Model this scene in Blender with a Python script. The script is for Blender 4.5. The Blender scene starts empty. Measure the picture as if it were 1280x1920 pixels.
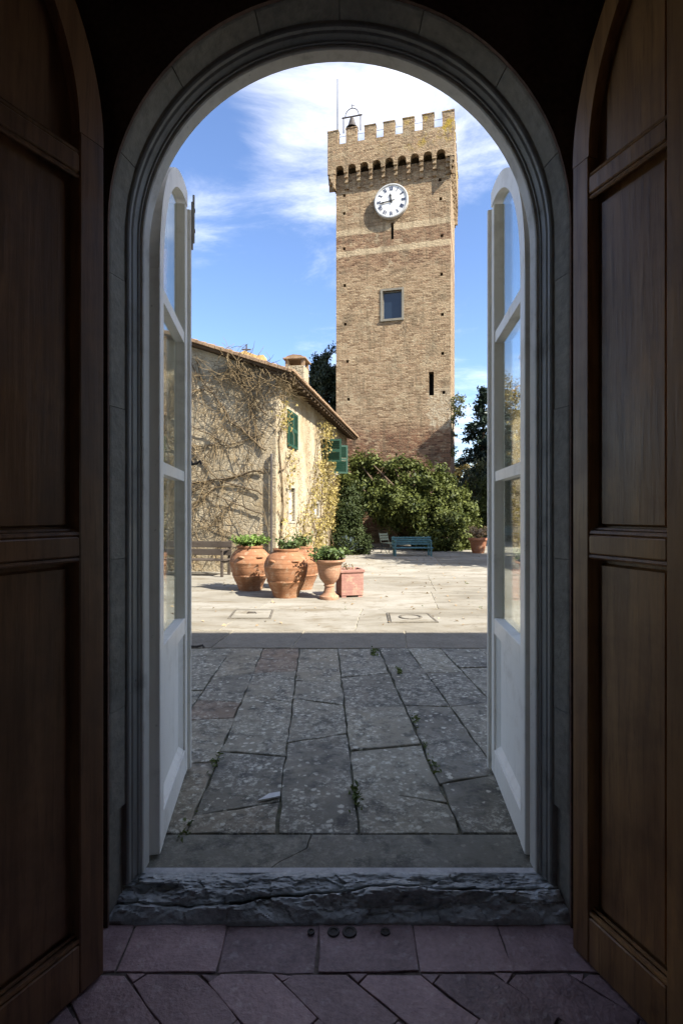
import bpy, math, random
import numpy as np
from mathutils import Vector, Matrix, noise as mnoise

S = bpy.context.scene
COL = S.collection
R = math.radians

# ------------------------------------------------------------------ camera, sky, sun, exposure
F = 1000.0; H = 1.6; ZG = 0.09            # focal length in photo pixels, eye height, courtyard level
cam = bpy.data.cameras.new('camera'); camo = bpy.data.objects.new('camera', cam); COL.objects.link(camo)
cam.sensor_fit = 'HORIZONTAL'; cam.sensor_width = 24.0; cam.lens = F/1280*24.0
cam.clip_start = 0.05; cam.clip_end = 4000
camo.location = (0, 0, H); camo.rotation_euler = (R(90), 0, 0)
S.camera = camo

SUN = Vector((0.82, -0.572, 0)).normalized()*math.cos(R(42)) + Vector((0, 0, math.sin(R(42))))
sun = bpy.data.lights.new('sun', 'SUN'); sun.energy = 2.0; sun.angle = R(0.5); sun.color = (1.0, 0.945, 0.85)
suno = bpy.data.objects.new('sun', sun); COL.objects.link(suno)
suno.rotation_euler = SUN.to_track_quat('Z', 'Y').to_euler()

S.view_settings.view_transform = 'Standard'; S.view_settings.look = 'None'
S.view_settings.gamma = 1.0; S.view_settings.use_curve_mapping = False
S.view_settings.exposure = 2.9

W = bpy.data.worlds.new('World'); S.world = W; W.use_nodes = True
def build_world():
    nt = W.node_tree; nt.nodes.clear(); N = nt.nodes.new; L = nt.links.new
    out = N('ShaderNodeOutputWorld'); bg = N('ShaderNodeBackground'); bg.inputs['Strength'].default_value = 0.15
    sky = N('ShaderNodeTexSky'); sky.sky_type = 'NISHITA'; sky.sun_disc = False
    sky.sun_elevation = R(42); sky.sun_rotation = math.atan2(SUN.x, SUN.y)
    sky.air_density = 1.0; sky.dust_density = 0.5; sky.ozone_density = 4.5
    tc = N('ShaderNodeTexCoord'); sep = N('ShaderNodeSeparateXYZ'); L(tc.outputs['Generated'], sep.inputs[0])
    def M(op, a, b=None, clamp=False):
        m = N('ShaderNodeMath'); m.operation = op; m.use_clamp = clamp
        for i, v in enumerate((a, b)):
            if v is None: continue
            if isinstance(v, (int, float)): m.inputs[i].default_value = v
            else: L(v, m.inputs[i])
        return m.outputs[0]
    zz = M('MAXIMUM', M('ADD', sep.outputs['Z'], 0.25), 0.05)
    comb = N('ShaderNodeCombineXYZ'); L(M('DIVIDE', sep.outputs['X'], zz), comb.inputs[0]); L(M('DIVIDE', sep.outputs['Y'], zz), comb.inputs[1])
    n1 = N('ShaderNodeTexNoise'); n1.inputs['Scale'].default_value = 2.6; n1.inputs['Detail'].default_value = 9; n1.inputs['Roughness'].default_value = 0.66; n1.inputs['Distortion'].default_value = 0.35
    mp = N('ShaderNodeMapping'); mp.inputs['Location'].default_value = (3.1, 7.4, 0); mp.inputs['Rotation'].default_value = (0, 0, R(25)); mp.inputs['Scale'].default_value = (1.0, 1.7, 1)
    L(comb.outputs[0], mp.inputs[0]); L(mp.outputs[0], n1.inputs['Vector'])
    v = M('SUBTRACT', n1.outputs['Fac'], 0.5)
    v = M('MULTIPLY', v, 2.3)
    def bank(px, py, width, gain):               # a bank of cloud lying in one part of the sky
        d = Vector(((px-640)/F, 1, (960-py)/F)).normalized()
        dn = N('ShaderNodeVectorMath'); dn.operation = 'DISTANCE'; L(tc.outputs['Generated'], dn.inputs[0]); dn.inputs[1].default_value = d
        m = N('ShaderNodeMapRange'); m.interpolation_type = 'SMOOTHSTEP'; L(dn.outputs['Value'], m.inputs['Value'])
        m.inputs['From Min'].default_value = 0; m.inputs['From Max'].default_value = width
        m.inputs['To Min'].default_value = gain; m.inputs['To Max'].default_value = 0
        return m.outputs[0]
    for b in ((745, 140, 0.30, 0.26), (570, 230, 0.17, 0.10), (530, 420, 0.10, 0.16), (390, 385, 0.09, 0.22), (860, 240, 0.2, 0.2), (480, 590, 0.26, -0.62), (900, 520, 0.24, -0.5), (330, 230, 0.14, -0.4), (430, 230, 0.1, -0.2)):
        v = M('ADD', v, bank(*b))
    mr = N('ShaderNodeMapRange'); mr.interpolation_type = 'SMOOTHSTEP'; L(v, mr.inputs['Value'])
    mr.inputs['From Min'].default_value = -0.36; mr.inputs['From Max'].default_value = 1.35
    mx = N('ShaderNodeMix'); mx.data_type = 'RGBA'
    hs = N('ShaderNodeHueSaturation'); hs.inputs['Saturation'].default_value = 1.02; hs.inputs['Value'].default_value = 0.265; hs.inputs['Hue'].default_value = 0.506; L(sky.outputs[0], hs.inputs['Color'])
    L(mr.outputs[0], mx.inputs['Factor']); L(hs.outputs[0], mx.inputs[6]); mx.inputs[7].default_value = (2.25, 2.2, 2.15, 1)
    L(mx.outputs[2], bg.inputs['Color']); L(bg.outputs[0], out.inputs[0])
build_world()

# ------------------------------------------------------------------ placing helpers
def P(px, py, d): return Vector(((px-640)/F*d, d, H-(py-960)/F*d))
def G(px, py, z=ZG):
    d = (H-z)*F/(py-960); return Vector(((px-640)/F*d, d, z))

rng = random.Random(7); nrg = np.random.default_rng(11)

def thing(name, label, cat, loc=(0, 0, 0), rz=0.0, group=None):
    o = bpy.data.objects.new(name, None); COL.objects.link(o); o.empty_display_size = 0.1
    o.location = loc; o.rotation_euler = (0, 0, rz); o['label'] = label; o['category'] = cat
    if group: o['group'] = group
    return o
def structure(name, loc=(0, 0, 0)):
    o = bpy.data.objects.new(name, None); COL.objects.link(o); o.location = loc; o['kind'] = 'structure'; return o

class MB:
    def __init__(s): s.v = []; s.f = []; s.m = []
    def add(s, vs, fs, mi=0):
        b = len(s.v); s.v += [tuple(v) for v in vs]; s.f += [tuple(b+i for i in f) for f in fs]; s.m += [mi]*len(fs)
    def box(s, x0, x1, y0, y1, z0, z1, M=None, mi=0):
        vs = [Vector(v) for v in ((x0,y0,z0),(x1,y0,z0),(x1,y1,z0),(x0,y1,z0),(x0,y0,z1),(x1,y0,z1),(x1,y1,z1),(x0,y1,z1))]
        if M: vs = [M @ v for v in vs]
        s.add(vs, [(0,3,2,1),(4,5,6,7),(0,1,5,4),(1,2,6,5),(2,3,7,6),(3,0,4,7)], mi)
    def bbox(s, x0, x1, y0, y1, z0, z1, b=0.006, M=None, mi=0):      # box with chamfered edges (octagonal in plan, bevelled top and bottom)
        def ring(z, e):
            c = b
            return [(x0+e+c,y0+e,z),(x1-e-c,y0+e,z),(x1-e,y0+e+c,z),(x1-e,y1-e-c,z),(x1-e-c,y1-e,z),(x0+e+c,y1-e,z),(x0+e,y1-e-c,z),(x0+e,y0+e+c,z)]
        vs = ring(z0, b)+ring(z0+b, 0)+ring(z1-b, 0)+ring(z1, b)
        vs = [Vector(v) for v in vs]
        if M: vs = [M @ v for v in vs]
        fs = [tuple(range(7, -1, -1)), tuple(range(24, 32))]
        for k in range(3):
            for i in range(8): fs.append((k*8+i, k*8+(i+1) % 8, (k+1)*8+(i+1) % 8, (k+1)*8+i))
        s.add(vs, fs, mi)
    def tube(s, pts, rad, n=6, mi=0, cap=True):
        pts = [Vector(p) for p in pts]; k = len(pts)
        if not hasattr(rad, '__len__'): rad = [rad]*k
        vs = []; up = Vector((0.31, 0.2, 0.93)).normalized()
        for i, p in enumerate(pts):
            t = (pts[min(i+1, k-1)]-pts[max(i-1, 0)])
            if t.length < 1e-9: t = Vector((0, 0, 1))
            t.normalize(); a = t.cross(up)
            if a.length < 0.05: a = t.cross(Vector((1, 0, 0)))
            a.normalize(); b = t.cross(a)
            for j in range(n):
                an = 2*math.pi*j/n; vs.append(p+(a*math.cos(an)+b*math.sin(an))*rad[i])
        fs = [(i*n+j, i*n+(j+1) % n, (i+1)*n+(j+1) % n, (i+1)*n+j) for i in range(k-1) for j in range(n)]
        if cap: fs += [tuple(range(n-1, -1, -1)), tuple((k-1)*n+j for j in range(n))]
        s.add(vs, fs, mi)
    def lathe(s, prof, n=32, M=None, mi=0, wob=0.0, seed=0):
        vs = []
        for (r, z) in prof:
            for j in range(n):
                a = 2*math.pi*j/n; rr = r*(1+wob*mnoise.noise(Vector((math.cos(a)*1.3+seed, math.sin(a)*1.3, z*2.5))))
                v = Vector((rr*math.cos(a), rr*math.sin(a), z)); vs.append(M @ v if M else v)
        k = len(prof)
        fs = [(i*n+j, i*n+(j+1) % n, (i+1)*n+(j+1) % n, (i+1)*n+j) for i in range(k-1) for j in range(n)]
        s.add(vs, fs, mi)
    def prism(s, poly, y0, y1, M=None, mi=0):                         # poly in (x,z), extruded along y
        n = len(poly)
        vs = [Vector((x, y0, z)) for x, z in poly]+[Vector((x, y1, z)) for x, z in poly]
        if M: vs = [M @ v for v in vs]
        fs = [tuple(range(n)), tuple(range(2*n-1, n-1, -1))]+[(i, i+n, (i+1) % n+n, (i+1) % n) for i in range(n)]
        s.add(vs, fs, mi)
    def build(s, name, mat, parent=None, smooth=False, loc=None):
        me = bpy.data.meshes.new(name); me.from_pydata(s.v, [], s.f)
        for m in (mat if isinstance(mat, (list, tuple)) else [mat]): me.materials.append(m)
        if any(s.m): me.polygons.foreach_set('material_index', s.m)
        me.validate()
        import bmesh
        bm = bmesh.new(); bm.from_mesh(me); bmesh.ops.recalc_face_normals(bm, faces=bm.faces); bm.to_mesh(me); bm.free()
        if smooth: me.polygons.foreach_set('use_smooth', [True]*len(me.polygons))
        if smooth == 'auto':
            try: me.set_sharp_from_angle(angle=R(35))
            except Exception: pass
        o = bpy.data.objects.new(name, me); COL.objects.link(o)
        if parent: o.parent = parent
        if loc: o.location = loc
        return o

def quads_obj(name, V, mat, parent=None):                             # V: (n,4,3) array of leaf quads
    n = len(V); me = bpy.data.meshes.new(name)
    me.vertices.add(n*4); me.vertices.foreach_set('co', V.reshape(-1).astype(np.float32))
    me.loops.add(n*4); me.loops.foreach_set('vertex_index', np.arange(n*4, dtype=np.int32))
    me.polygons.add(n); me.polygons.foreach_set('loop_start', np.arange(0, n*4, 4, dtype=np.int32)); me.polygons.foreach_set('loop_total', np.full(n, 4, dtype=np.int32))
    me.materials.append(mat); me.update(calc_edges=True)
    o = bpy.data.objects.new(name, me); COL.objects.link(o)
    if parent: o.parent = parent
    return o
def leaf_quads(C, Nn, size, aspect=2.0, spread=0.9):
    """diamond leaves at C, facing roughly Nn"""
    n = len(C); nn = Nn+nrg.normal(0, spread, (n, 3)); nn /= np.linalg.norm(nn, axis=1)[:, None]+1e-9
    t = nrg.normal(0, 1, (n, 3)); t -= (t*nn).sum(1)[:, None]*nn; t /= np.linalg.norm(t, axis=1)[:, None]+1e-9
    b = np.cross(nn, t); L = size*nrg.uniform(0.6, 1.35, n)[:, None]; Wd = L/aspect
    bend = nn*L*0.18
    return np.stack([C-t*L*.5, C+b*Wd*.5+bend, C+t*L*.5, C-b*Wd*.5+bend], 1)

# ------------------------------------------------------------------ materials
def mat_base(name, rough=0.8, spec=0.3):
    m = bpy.data.materials.new(name); m.use_nodes = True; nt = m.node_tree
    b = nt.nodes['Principled BSDF']; b.inputs['Roughness'].default_value = rough; b.inputs['Specular IOR Level'].default_value = spec
    return m, nt, b
def ntools(nt):
    N = nt.nodes.new; L = nt.links.new
    def noise(vec, scale, detail=5, rough=0.55, dist=0.0):
        n = N('ShaderNodeTexNoise'); n.inputs['Scale'].default_value = scale; n.inputs['Detail'].default_value = detail
        n.inputs['Roughness'].default_value = rough; n.inputs['Distortion'].default_value = dist
        if vec is not None: L(vec, n.inputs['Vector'])
        return n.outputs['Fac']
    def ramp(fac, stops, interp='LINEAR'):
        r = N('ShaderNodeValToRGB'); r.color_ramp.interpolation = interp; e = r.color_ramp.elements
        while len(e) < len(stops): e.new(0.5)
        for el, (p, c) in zip(e, stops): el.position = p; el.color = (*c, 1) if len(c) == 3 else c
        L(fac, r.inputs['Fac']); return r.outputs['Color']
    def mix(fac, a, b, mode='MIX'):
        m = N('ShaderNodeMix'); m.data_type = 'RGBA'; m.blend_type = mode
        for k, v in ((0, fac), (6, a), (7, b)):
            if isinstance(v, (int, float)): m.inputs[k].default_value = v
            elif isinstance(v, tuple): m.inputs[k].default_value = (*v, 1) if len(v) == 3 else v
            else: L(v, m.inputs[k])
        return m.outputs[2]
    def math_(op, a, b=None, clamp=False):
        m = N('ShaderNodeMath'); m.operation = op; m.use_clamp = clamp
        for i, v in enumerate((a, b)):
            if v is None: continue
            if isinstance(v, (int, float)): m.inputs[i].default_value = v
            else: L(v, m.inputs[i])
        return m.outputs[0]
    def mr(v, a, b, c=0.0, d=1.0, smooth=True):
        m = N('ShaderNodeMapRange'); m.interpolation_type = 'SMOOTHSTEP' if smooth else 'LINEAR'; L(v, m.inputs['Value'])
        for k, x in (('From Min', a), ('From Max', b), ('To Min', c), ('To Max', d)): m.inputs[k].default_value = x
        return m.outputs[0]
    def mapping(vec, scale=(1, 1, 1), rot=(0, 0, 0), loc=(0, 0, 0)):
        m = N('ShaderNodeMapping'); m.inputs['Scale'].default_value = scale; m.inputs['Rotation'].default_value = rot; m.inputs['Location'].default_value = loc
        L(vec, m.inputs[0]); return m.outputs[0]
    def pos(): return N('ShaderNodeNewGeometry').outputs['Position']
    def objc(): return N('ShaderNodeTexCoord').outputs['Object']
    def bump(h, strength, dist=0.02, prev=None):
        b = N('ShaderNodeBump'); b.inputs['Strength'].default_value = strength; b.inputs['Distance'].default_value = dist; L(h, b.inputs['Height'])
        if prev is not None: L(prev, b.inputs['Normal'])
        return b.outputs[0]
    class T: pass
    T.N, T.L, T.noise, T.ramp, T.mix, T.math, T.mr, T.mapping, T.pos, T.objc, T.bump = N, L, noise, ramp, mix, math_, mr, mapping, pos, objc, bump
    T.rand = lambda: N('ShaderNodeObjectInfo').outputs['Random']
    T.island = lambda: N('ShaderNodeNewGeometry').outputs['Random Per Island']
    return T

def mat_mottled(name, c1, c2, scale=6, rough=0.8, spec=0.3, bump=0.3, bdist=0.01, c3=None, fine=40, stretch=(1, 1, 1), obj=False, rand=0.0):
    m, nt, b = mat_base(name, rough, spec); T = ntools(nt)
    v = T.mapping(T.objc() if obj else T.pos(), stretch)
    n = T.noise(v, scale, 6, 0.6); fn = T.noise(v, fine, 4, 0.6)
    col = T.ramp(n, [(0.32, c1), (0.68, c2)])
    if c3: col = T.mix(T.mr(T.noise(v, scale*2.7, 5, 0.6), 0.55, 0.7), col, c3)
    col = T.mix(0.35, col, T.ramp(fn, [(0.3, tuple(x*0.6 for x in c1)), (0.7, tuple(min(1, x*1.25) for x in c2))]))
    if rand: col = T.mix(rand, col, T.ramp(T.rand(), [(0, tuple(x*0.6 for x in c1)), (1, tuple(min(1, x*1.25) for x in c2))]))
    T.L(col, b.inputs['Base Color'])
    if bump: T.L(T.bump(T.math('ADD', n, T.math('MULTIPLY', fn, 0.5)), bump, bdist), b.inputs['Normal'])
    return m

def mat_foliage(name, dark, light, rough=0.55, spec=0.35, transl=0.25, scale=1.2):
    m, nt, b = mat_base(name, rough, spec); T = ntools(nt)
    isl = T.island(); col = T.ramp(isl, [(0, dark), (0.6, tuple((a+c)/2 for a, c in zip(dark, light))), (1, light)])
    col = T.mix(T.mr(T.noise(T.pos(), scale, 3), 0.35, 0.65, 0, 0.5), col, light)
    T.L(col, b.inputs['Base Color'])
    tr = T.N('ShaderNodeBsdfTranslucent'); T.L(col, tr.inputs['Color'])
    ms = T.N('ShaderNodeMixShader'); ms.inputs[0].default_value = transl
    T.L(b.outputs[0], ms.inputs[1]); T.L(tr.outputs[0], ms.inputs[2])
    T.L(ms.outputs[0], nt.nodes['Material Output'].inputs['Surface'])
    return m

def mat_brick():
    m, nt, b = mat_base('tower_brick', 0.9, 0.15); T = ntools(nt)
    oc = T.objc(); sp = T.N('ShaderNodeSeparateXYZ'); T.L(oc, sp.inputs[0])
    U = T.math('ADD', sp.outputs['X'], sp.outputs['Y']); Z = sp.outputs['Z']
    wob = T.noise(oc, 0.9, 3); Zw = T.math('ADD', T.math('ADD', Z, T.math('MULTIPLY', T.math('SUBTRACT', T.noise(oc, 6, 3, 0.6), 0.5), 0.06)), T.math('MULTIPLY', T.math('SUBTRACT', wob, 0.5), 0.2))
    cb = T.N('ShaderNodeCombineXYZ'); T.L(U, cb.inputs[0]); T.L(Zw, cb.inputs[1])
    br = T.N('ShaderNodeTexBrick'); T.L(cb.outputs[0], br.inputs['Vector'])
    br.inputs['Scale'].default_value = 1; br.inputs['Brick Width'].default_value = 0.27; br.inputs['Row Height'].default_value = 0.074
    br.inputs['Mortar Size'].default_value = 0.011; br.inputs['Mortar Smooth'].default_value = 0.4; br.inputs['Bias'].default_value = 0.0
    br.inputs['Color1'].default_value = (0.0, 0, 0, 1); br.inputs['Color2'].default_value = (1, 1, 1, 1); br.inputs['Mortar'].default_value = (0.5, 0.5, 0.5, 1)
    tan = T.ramp(br.outputs['Color'], [(0, (0.15, 0.093, 0.053)), (0.35, (0.28, 0.197, 0.117)), (0.7, (0.375, 0.28, 0.175)), (1, (0.265, 0.17, 0.10))])
    red = T.ramp(br.outputs['Color'], [(0, (0.08, 0.042, 0.026)), (0.4, (0.175, 0.088, 0.052)), (0.75, (0.235, 0.138, 0.08)), (1, (0.36, 0.25, 0.15))])
    n1 = T.noise(oc, 0.55, 5, 0.6); n2 = T.noise(T.mapping(oc, (1, 1, 2.5)), 2.2, 5, 0.65)
    zz = T.math('ADD', Z, T.math('MULTIPLY', T.math('SUBTRACT', n2, 0.5), 1.1))
    zr = T.math('ADD', Z, T.math('MULTIPLY', T.math('SUBTRACT', n2, 0.5), 0.25))
    base = T.mr(zz, 6.1, 5.0)                                      # old red brick foot
    mid = T.math('MULTIPLY', T.mr(zr, 12.6, 13.5), T.mr(zr, 14.0, 13.9)); mid2 = T.math('MULTIPLY', T.mr(zr, 14.2, 14.25), T.mr(zr, 15.0, 14.9))
    fac = T.math('ADD', base, T.math('MULTIPLY', T.math('ADD', T.math('MULTIPLY', mid, 0.75), T.math('MULTIPLY', mid2, 0.85)), T.mr(n2, 0.3, 0.55, 0.35, 1.0)), True)
    fac = T.math('ADD', fac, T.mr(n1, 0.56, 0.75, 0, 0.45), True)
    col = T.mix(fac, tan, red)
    pale = T.math('MULTIPLY', T.mr(zr, 13.93, 13.98), T.mr(zr, 14.25, 14.2)); pale2 = T.math('MULTIPLY', T.mr(zr, 14.95, 15.0), T.mr(zr, 15.28, 15.23))
    col = T.mix(T.math('MULTIPLY', T.math('ADD', pale, pale2), 0.7), col, (0.50, 0.40, 0.26))
    col = T.mix(T.math('MULTIPLY', br.outputs['Fac'], 0.4), col, T.mix(base, (0.36, 0.28, 0.18), (0.22, 0.165, 0.11)))
    # lichen and grime of their own shape
    col = T.mix(T.math('MULTIPLY', T.mr(T.noise(T.mapping(oc, (1.6, 1.6, 0.16)), 2.2, 6, 0.7), 0.50, 0.66), 0.65), col, (0.15, 0.115, 0.072))
    col = T.mix(T.math('MULTIPLY', T.mr(T.noise(oc, 0.8, 7, 0.75), 0.5, 0.64), 0.6), col, (0.15, 0.118, 0.075))
    col = T.mix(T.math('MULTIPLY', T.mr(T.noise(T.mapping(oc, (1, 1, 1.6), (0, 0, 0), (7, 2, 5)), 1.1, 7, 0.75), 0.54, 0.64), 0.55), col, (0.42, 0.345, 0.225))
    rp = T.math('MULTIPLY', T.math('MULTIPLY', T.mr(T.math('ADD', sp.outputs['X'], T.math('MULTIPLY', n2, 1.2)), 4.9, 5.2), T.mr(Z, 5.2, 5.7)), T.mr(Z, 7.6, 6.9))
    col = T.mix(T.math('MULTIPLY', rp, T.mr(T.noise(oc, 5, 4, 0.7), 0.4, 0.6)), col, (0.44, 0.37, 0.26))
    col = T.mix(T.math('MULTIPLY', T.mr(T.noise(oc, 1.3, 6, 0.7), 0.50, 0.62), T.math('MULTIPLY', T.mr(Z, 18.2, 18.9), T.mr(sp.outputs['X'], 1.5, 5.0))), col, (0.33, 0.23, 0.035))
    col = T.mix(T.math('MULTIPLY', T.mr(T.noise(T.mapping(oc, (1.2, 1.2, 6)), 1.7, 6, 0.75), 0.54, 0.70), 0.6), col, (0.14, 0.11, 0.075))
    col = T.mix(T.math('MULTIPLY', T.mr(T.noise(oc, 14, 3, 0.7), 0.62, 0.75), 0.7), col, (0.55, 0.45, 0.30))
    col = T.mix(T.math('MULTIPLY', T.mr(T.noise(T.mapping(oc, (1, 1, 2)), 9, 4, 0.7), 0.62, 0.72), 0.75), col, (0.12, 0.085, 0.055))
    T.L(col, b.inputs['Base Color'])
    h = T.math('ADD', T.math('MULTIPLY', br.outputs['Fac'], -1.0), T.math('MULTIPLY', T.noise(oc, 11, 5, 0.7), 1.6))
    T.L(T.bump(h, 1.0, 0.05), b.inputs['Normal'])
    return m

def mat_plaster_wall(name='old_wall', k=1.0):
    m, nt, b = mat_base(name, 0.92, 0.1); T = ntools(nt); v = T.objc()
    n = T.noise(v, 0.8, 7, 0.65); n2 = T.noise(v, 3.5, 7, 0.7); n3 = T.noise(v, 15, 4, 0.7)
    col = T.ramp(n, [(0.3, tuple(x*k for x in (0.34, 0.25, 0.14))), (0.5, tuple(x*k for x in (0.52, 0.44, 0.305))), (0.7, tuple(x*k for x in (0.66, 0.57, 0.41)))])
    col = T.mix(T.mr(n2, 0.5, 0.68, 0, 0.75), col, (0.33, 0.24, 0.13))
    vo = T.N('ShaderNodeTexVoronoi'); vo.inputs['Scale'].default_value = 4.2; T.L(T.mapping(v, (1, 1, 1.8)), vo.inputs['Vector']); vo.feature = 'DISTANCE_TO_EDGE'
    joint = T.mr(vo.outputs['Distance'], 0.02, 0.09, 1, 0)
    stony = T.mr(T.noise(v, 0.9, 5, 0.6), 0.44, 0.56)
    col = T.mix(T.math('MULTIPLY', T.math('MULTIPLY', joint, stony), 0.55), col, (0.24, 0.185, 0.115))
    col = T.mix(T.mr(n3, 0.58, 0.75, 0, 0.55), col, tuple(x*k for x in (0.72, 0.66, 0.53)))
    col = T.mix(T.mr(T.noise(v, 6, 6, 0.75), 0.54, 0.70, 0, 0.75), col, (0.17, 0.125, 0.07))
    T.L(col, b.inputs['Base Color'])
    T.L(T.bump(T.math('ADD', T.math('MULTIPLY', T.math('MULTIPLY', joint, stony), -0.35), T.math('ADD', n2, T.math('MULTIPLY', n3, 0.6))), 0.9, 0.05), b.inputs['Normal'])
    return m

def mat_slate(name, tint=(1, 1, 1), lich=1.0):
    tint = tuple(a*k for a, k in zip(tint, (1.36, 1.26, 1.02)))
    m, nt, b = mat_base(name, 0.62, 0.4); T = ntools(nt); v = T.pos()
    r = T.rand()
    n = T.noise(v, 2.2, 7, 0.62, 0.3); n2 = T.noise(v, 9, 6, 0.7)
    t = lambda c: tuple(a*k for a, k in zip(c, tint))
    col = T.ramp(n, [(0.3, t((0.075, 0.076, 0.072))), (0.52, t((0.135, 0.136, 0.128))), (0.72, t((0.22, 0.215, 0.185)))])
    col = T.mix(0.6, col, T.ramp(r, [(0, t((0.075, 0.076, 0.076))), (0.45, t((0.14, 0.14, 0.132))), (0.8, t((0.19, 0.187, 0.165))), (1, t((0.17, 0.145, 0.12)))]))
    col = T.mix(T.mr(T.math('ADD', n2, T.math('MULTIPLY', T.noise(v, 3.1, 5, 0.65), 0.5)), 0.72, 0.92, 0, 0.8), col, t((0.042, 0.044, 0.047)))
    # lichen blotches, thickest in patches
    vo = T.N('ShaderNodeTexVoronoi'); vo.inputs['Scale'].default_value = 21; vo.inputs['Randomness'].default_value = 1
    T.L(T.mapping(v, (1, 1, 1)), vo.inputs['Vector'])
    rs = T.N('ShaderNodeSeparateColor'); T.L(vo.outputs['Color'], rs.inputs[0])
    dist = T.math('ADD', vo.outputs['Distance'], T.math('MULTIPLY', T.math('SUBTRACT', T.noise(v, 46, 6, 0.8), 0.5), 1.3))
    spot = T.mr(T.math('SUBTRACT', dist, T.math('MULTIPLY', rs.outputs[0], 0.34)), -0.03, 0.08, 1, 0)
    patch = T.mr(T.noise(v, 2.3, 5, 0.7), 0.40, 0.52)
    fine = T.math('MULTIPLY', T.mr(T.noise(v, 26, 7, 0.85), 0.50, 0.59), T.mr(T.noise(v, 2.6, 5, 0.6), 0.38, 0.54))
    lf = T.math('MULTIPLY', T.math('MAXIMUM', T.math('MULTIPLY', spot, patch), T.math('MULTIPLY', fine, 0.75)), lich, True)
    col = T.mix(T.math('MULTIPLY', lf, 0.85), col, (0.56, 0.54, 0.44))
    T.L(col, b.inputs['Base Color'])
    T.L(T.mr(n2, 0.3, 0.7, 0.5, 0.8), b.inputs['Roughness'])
    T.L(T.bump(T.math('ADD', n2, T.math('ADD', T.math('MULTIPLY', T.noise(v, 45, 5, 0.7), 0.5), T.math('MULTIPLY', n, 1.5))), 0.55, 0.012), b.inputs['Normal'])
    return m

def mat_courtyard():
    m, nt, b = mat_base('courtyard_stone', 0.85, 0.2); T = ntools(nt); v = T.pos()
    n = T.noise(T.mapping(v, (0.5, 1.2, 1)), 1.3, 7, 0.65, 0.4); n2 = T.noise(v, 16, 6, 0.7)
    col = T.ramp(n, [(0.28, (0.095, 0.083, 0.06)), (0.48, (0.235, 0.215, 0.173)), (0.68, (0.33, 0.313, 0.272))])
    col = T.mix(0.35, col, T.ramp(T.rand(), [(0, (0.16, 0.14, 0.105)), (1, (0.32, 0.295, 0.245))]))
    col = T.mix(T.mr(T.noise(T.mapping(v, (0.7, 1.6, 1)), 2.4, 7, 0.7), 0.50, 0.66, 0, 0.75), col, (0.15, 0.122, 0.08))
    col = T.mix(T.mr(n2, 0.52, 0.75, 0, 0.5), col, (0.20, 0.18, 0.14))
    col = T.mix(T.mr(T.noise(v, 5, 6, 0.8), 0.58, 0.66, 0, 0.7), col, (0.12, 0.105, 0.075))
    T.L(col, b.inputs['Base Color'])
    T.L(T.bump(T.math('ADD', n2, n), 0.35, 0.01), b.inputs['Normal'])
    return m

def mat_wood(name, c1, c2, rough=0.45, spec=0.5, axis=2, scale=1.0, bump=0.25, coat=0.0):
    m, nt, b = mat_base(name, rough, spec); T = ntools(nt)
    st = [14, 14, 14]; st[axis] = 0.9
    v = T.mapping(T.objc(), tuple(s*scale for s in st))
    g = T.noise(v, 1.0, 7, 0.62, 0.5); g2 = T.noise(T.mapping(T.objc(), tuple(5*s*scale for s in st)), 1.0, 4, 0.6)
    w = T.noise(T.objc(), 2.4, 5, 0.65)
    col = T.ramp(g, [(0.3, c1), (0.7, c2)])
    col = T.mix(T.mr(g2, 0.5, 0.7, 0, 0.5), col, tuple(x*0.45 for x in c1))
    col = T.mix(T.mr(w, 0.42, 0.7, 0, 0.6), col, tuple(x*0.55 for x in c1))
    col = T.mix(T.mr(T.noise(T.mapping(T.objc(), (3.5, 3.5, 1.0)), 1.3, 6, 0.7), 0.55, 0.75, 0, 0.6), col, tuple(min(1, x*1.5) for x in (c2[0], c2[1]*0.92, c2[2]*0.7)))
    col = T.mix(0.25, col, T.ramp(T.rand(), [(0, c1), (1, c2)]))
    T.L(col, b.inputs['Base Color'])
    T.L(T.mr(w, 0.3, 0.7, rough*0.85, min(1, rough*1.35)), b.inputs['Roughness'])
    T.L(T.bump(T.math('ADD', g, T.math('MULTIPLY', g2, 0.7)), bump, 0.004), b.inputs['Normal'])
    return m

def mat_paint(name, c, rough=0.45, dirt=(0.3, 0.27, 0.22), amt=0.35, bump=0.15, spec=0.4):
    m, nt, b = mat_base(name, rough, spec); T = ntools(nt); v = T.pos()
    n = T.noise(v, 5, 6, 0.7); s = T.noise(T.mapping(v, (22, 22, 1.3)), 1, 5, 0.65)
    col = T.mix(T.mr(n, 0.5, 0.75, 0, amt), c, dirt)
    col = T.mix(T.mr(s, 0.52, 0.72, 0, amt), col, tuple((a+d)/2 for a, d in zip(c, dirt)))
    col = T.mix(T.mr(T.noise(v, 38, 4, 0.7), 0.66, 0.72, 0, amt*1.6), col, dirt)
    T.L(col, b.inputs['Base Color']); T.L(T.mr(n, 0.3, 0.7, rough*0.8, min(1, rough*1.3)), b.inputs['Roughness'])
    T.L(T.bump(T.math('ADD', s, n), bump, 0.004), b.inputs['Normal'])
    return m

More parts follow.
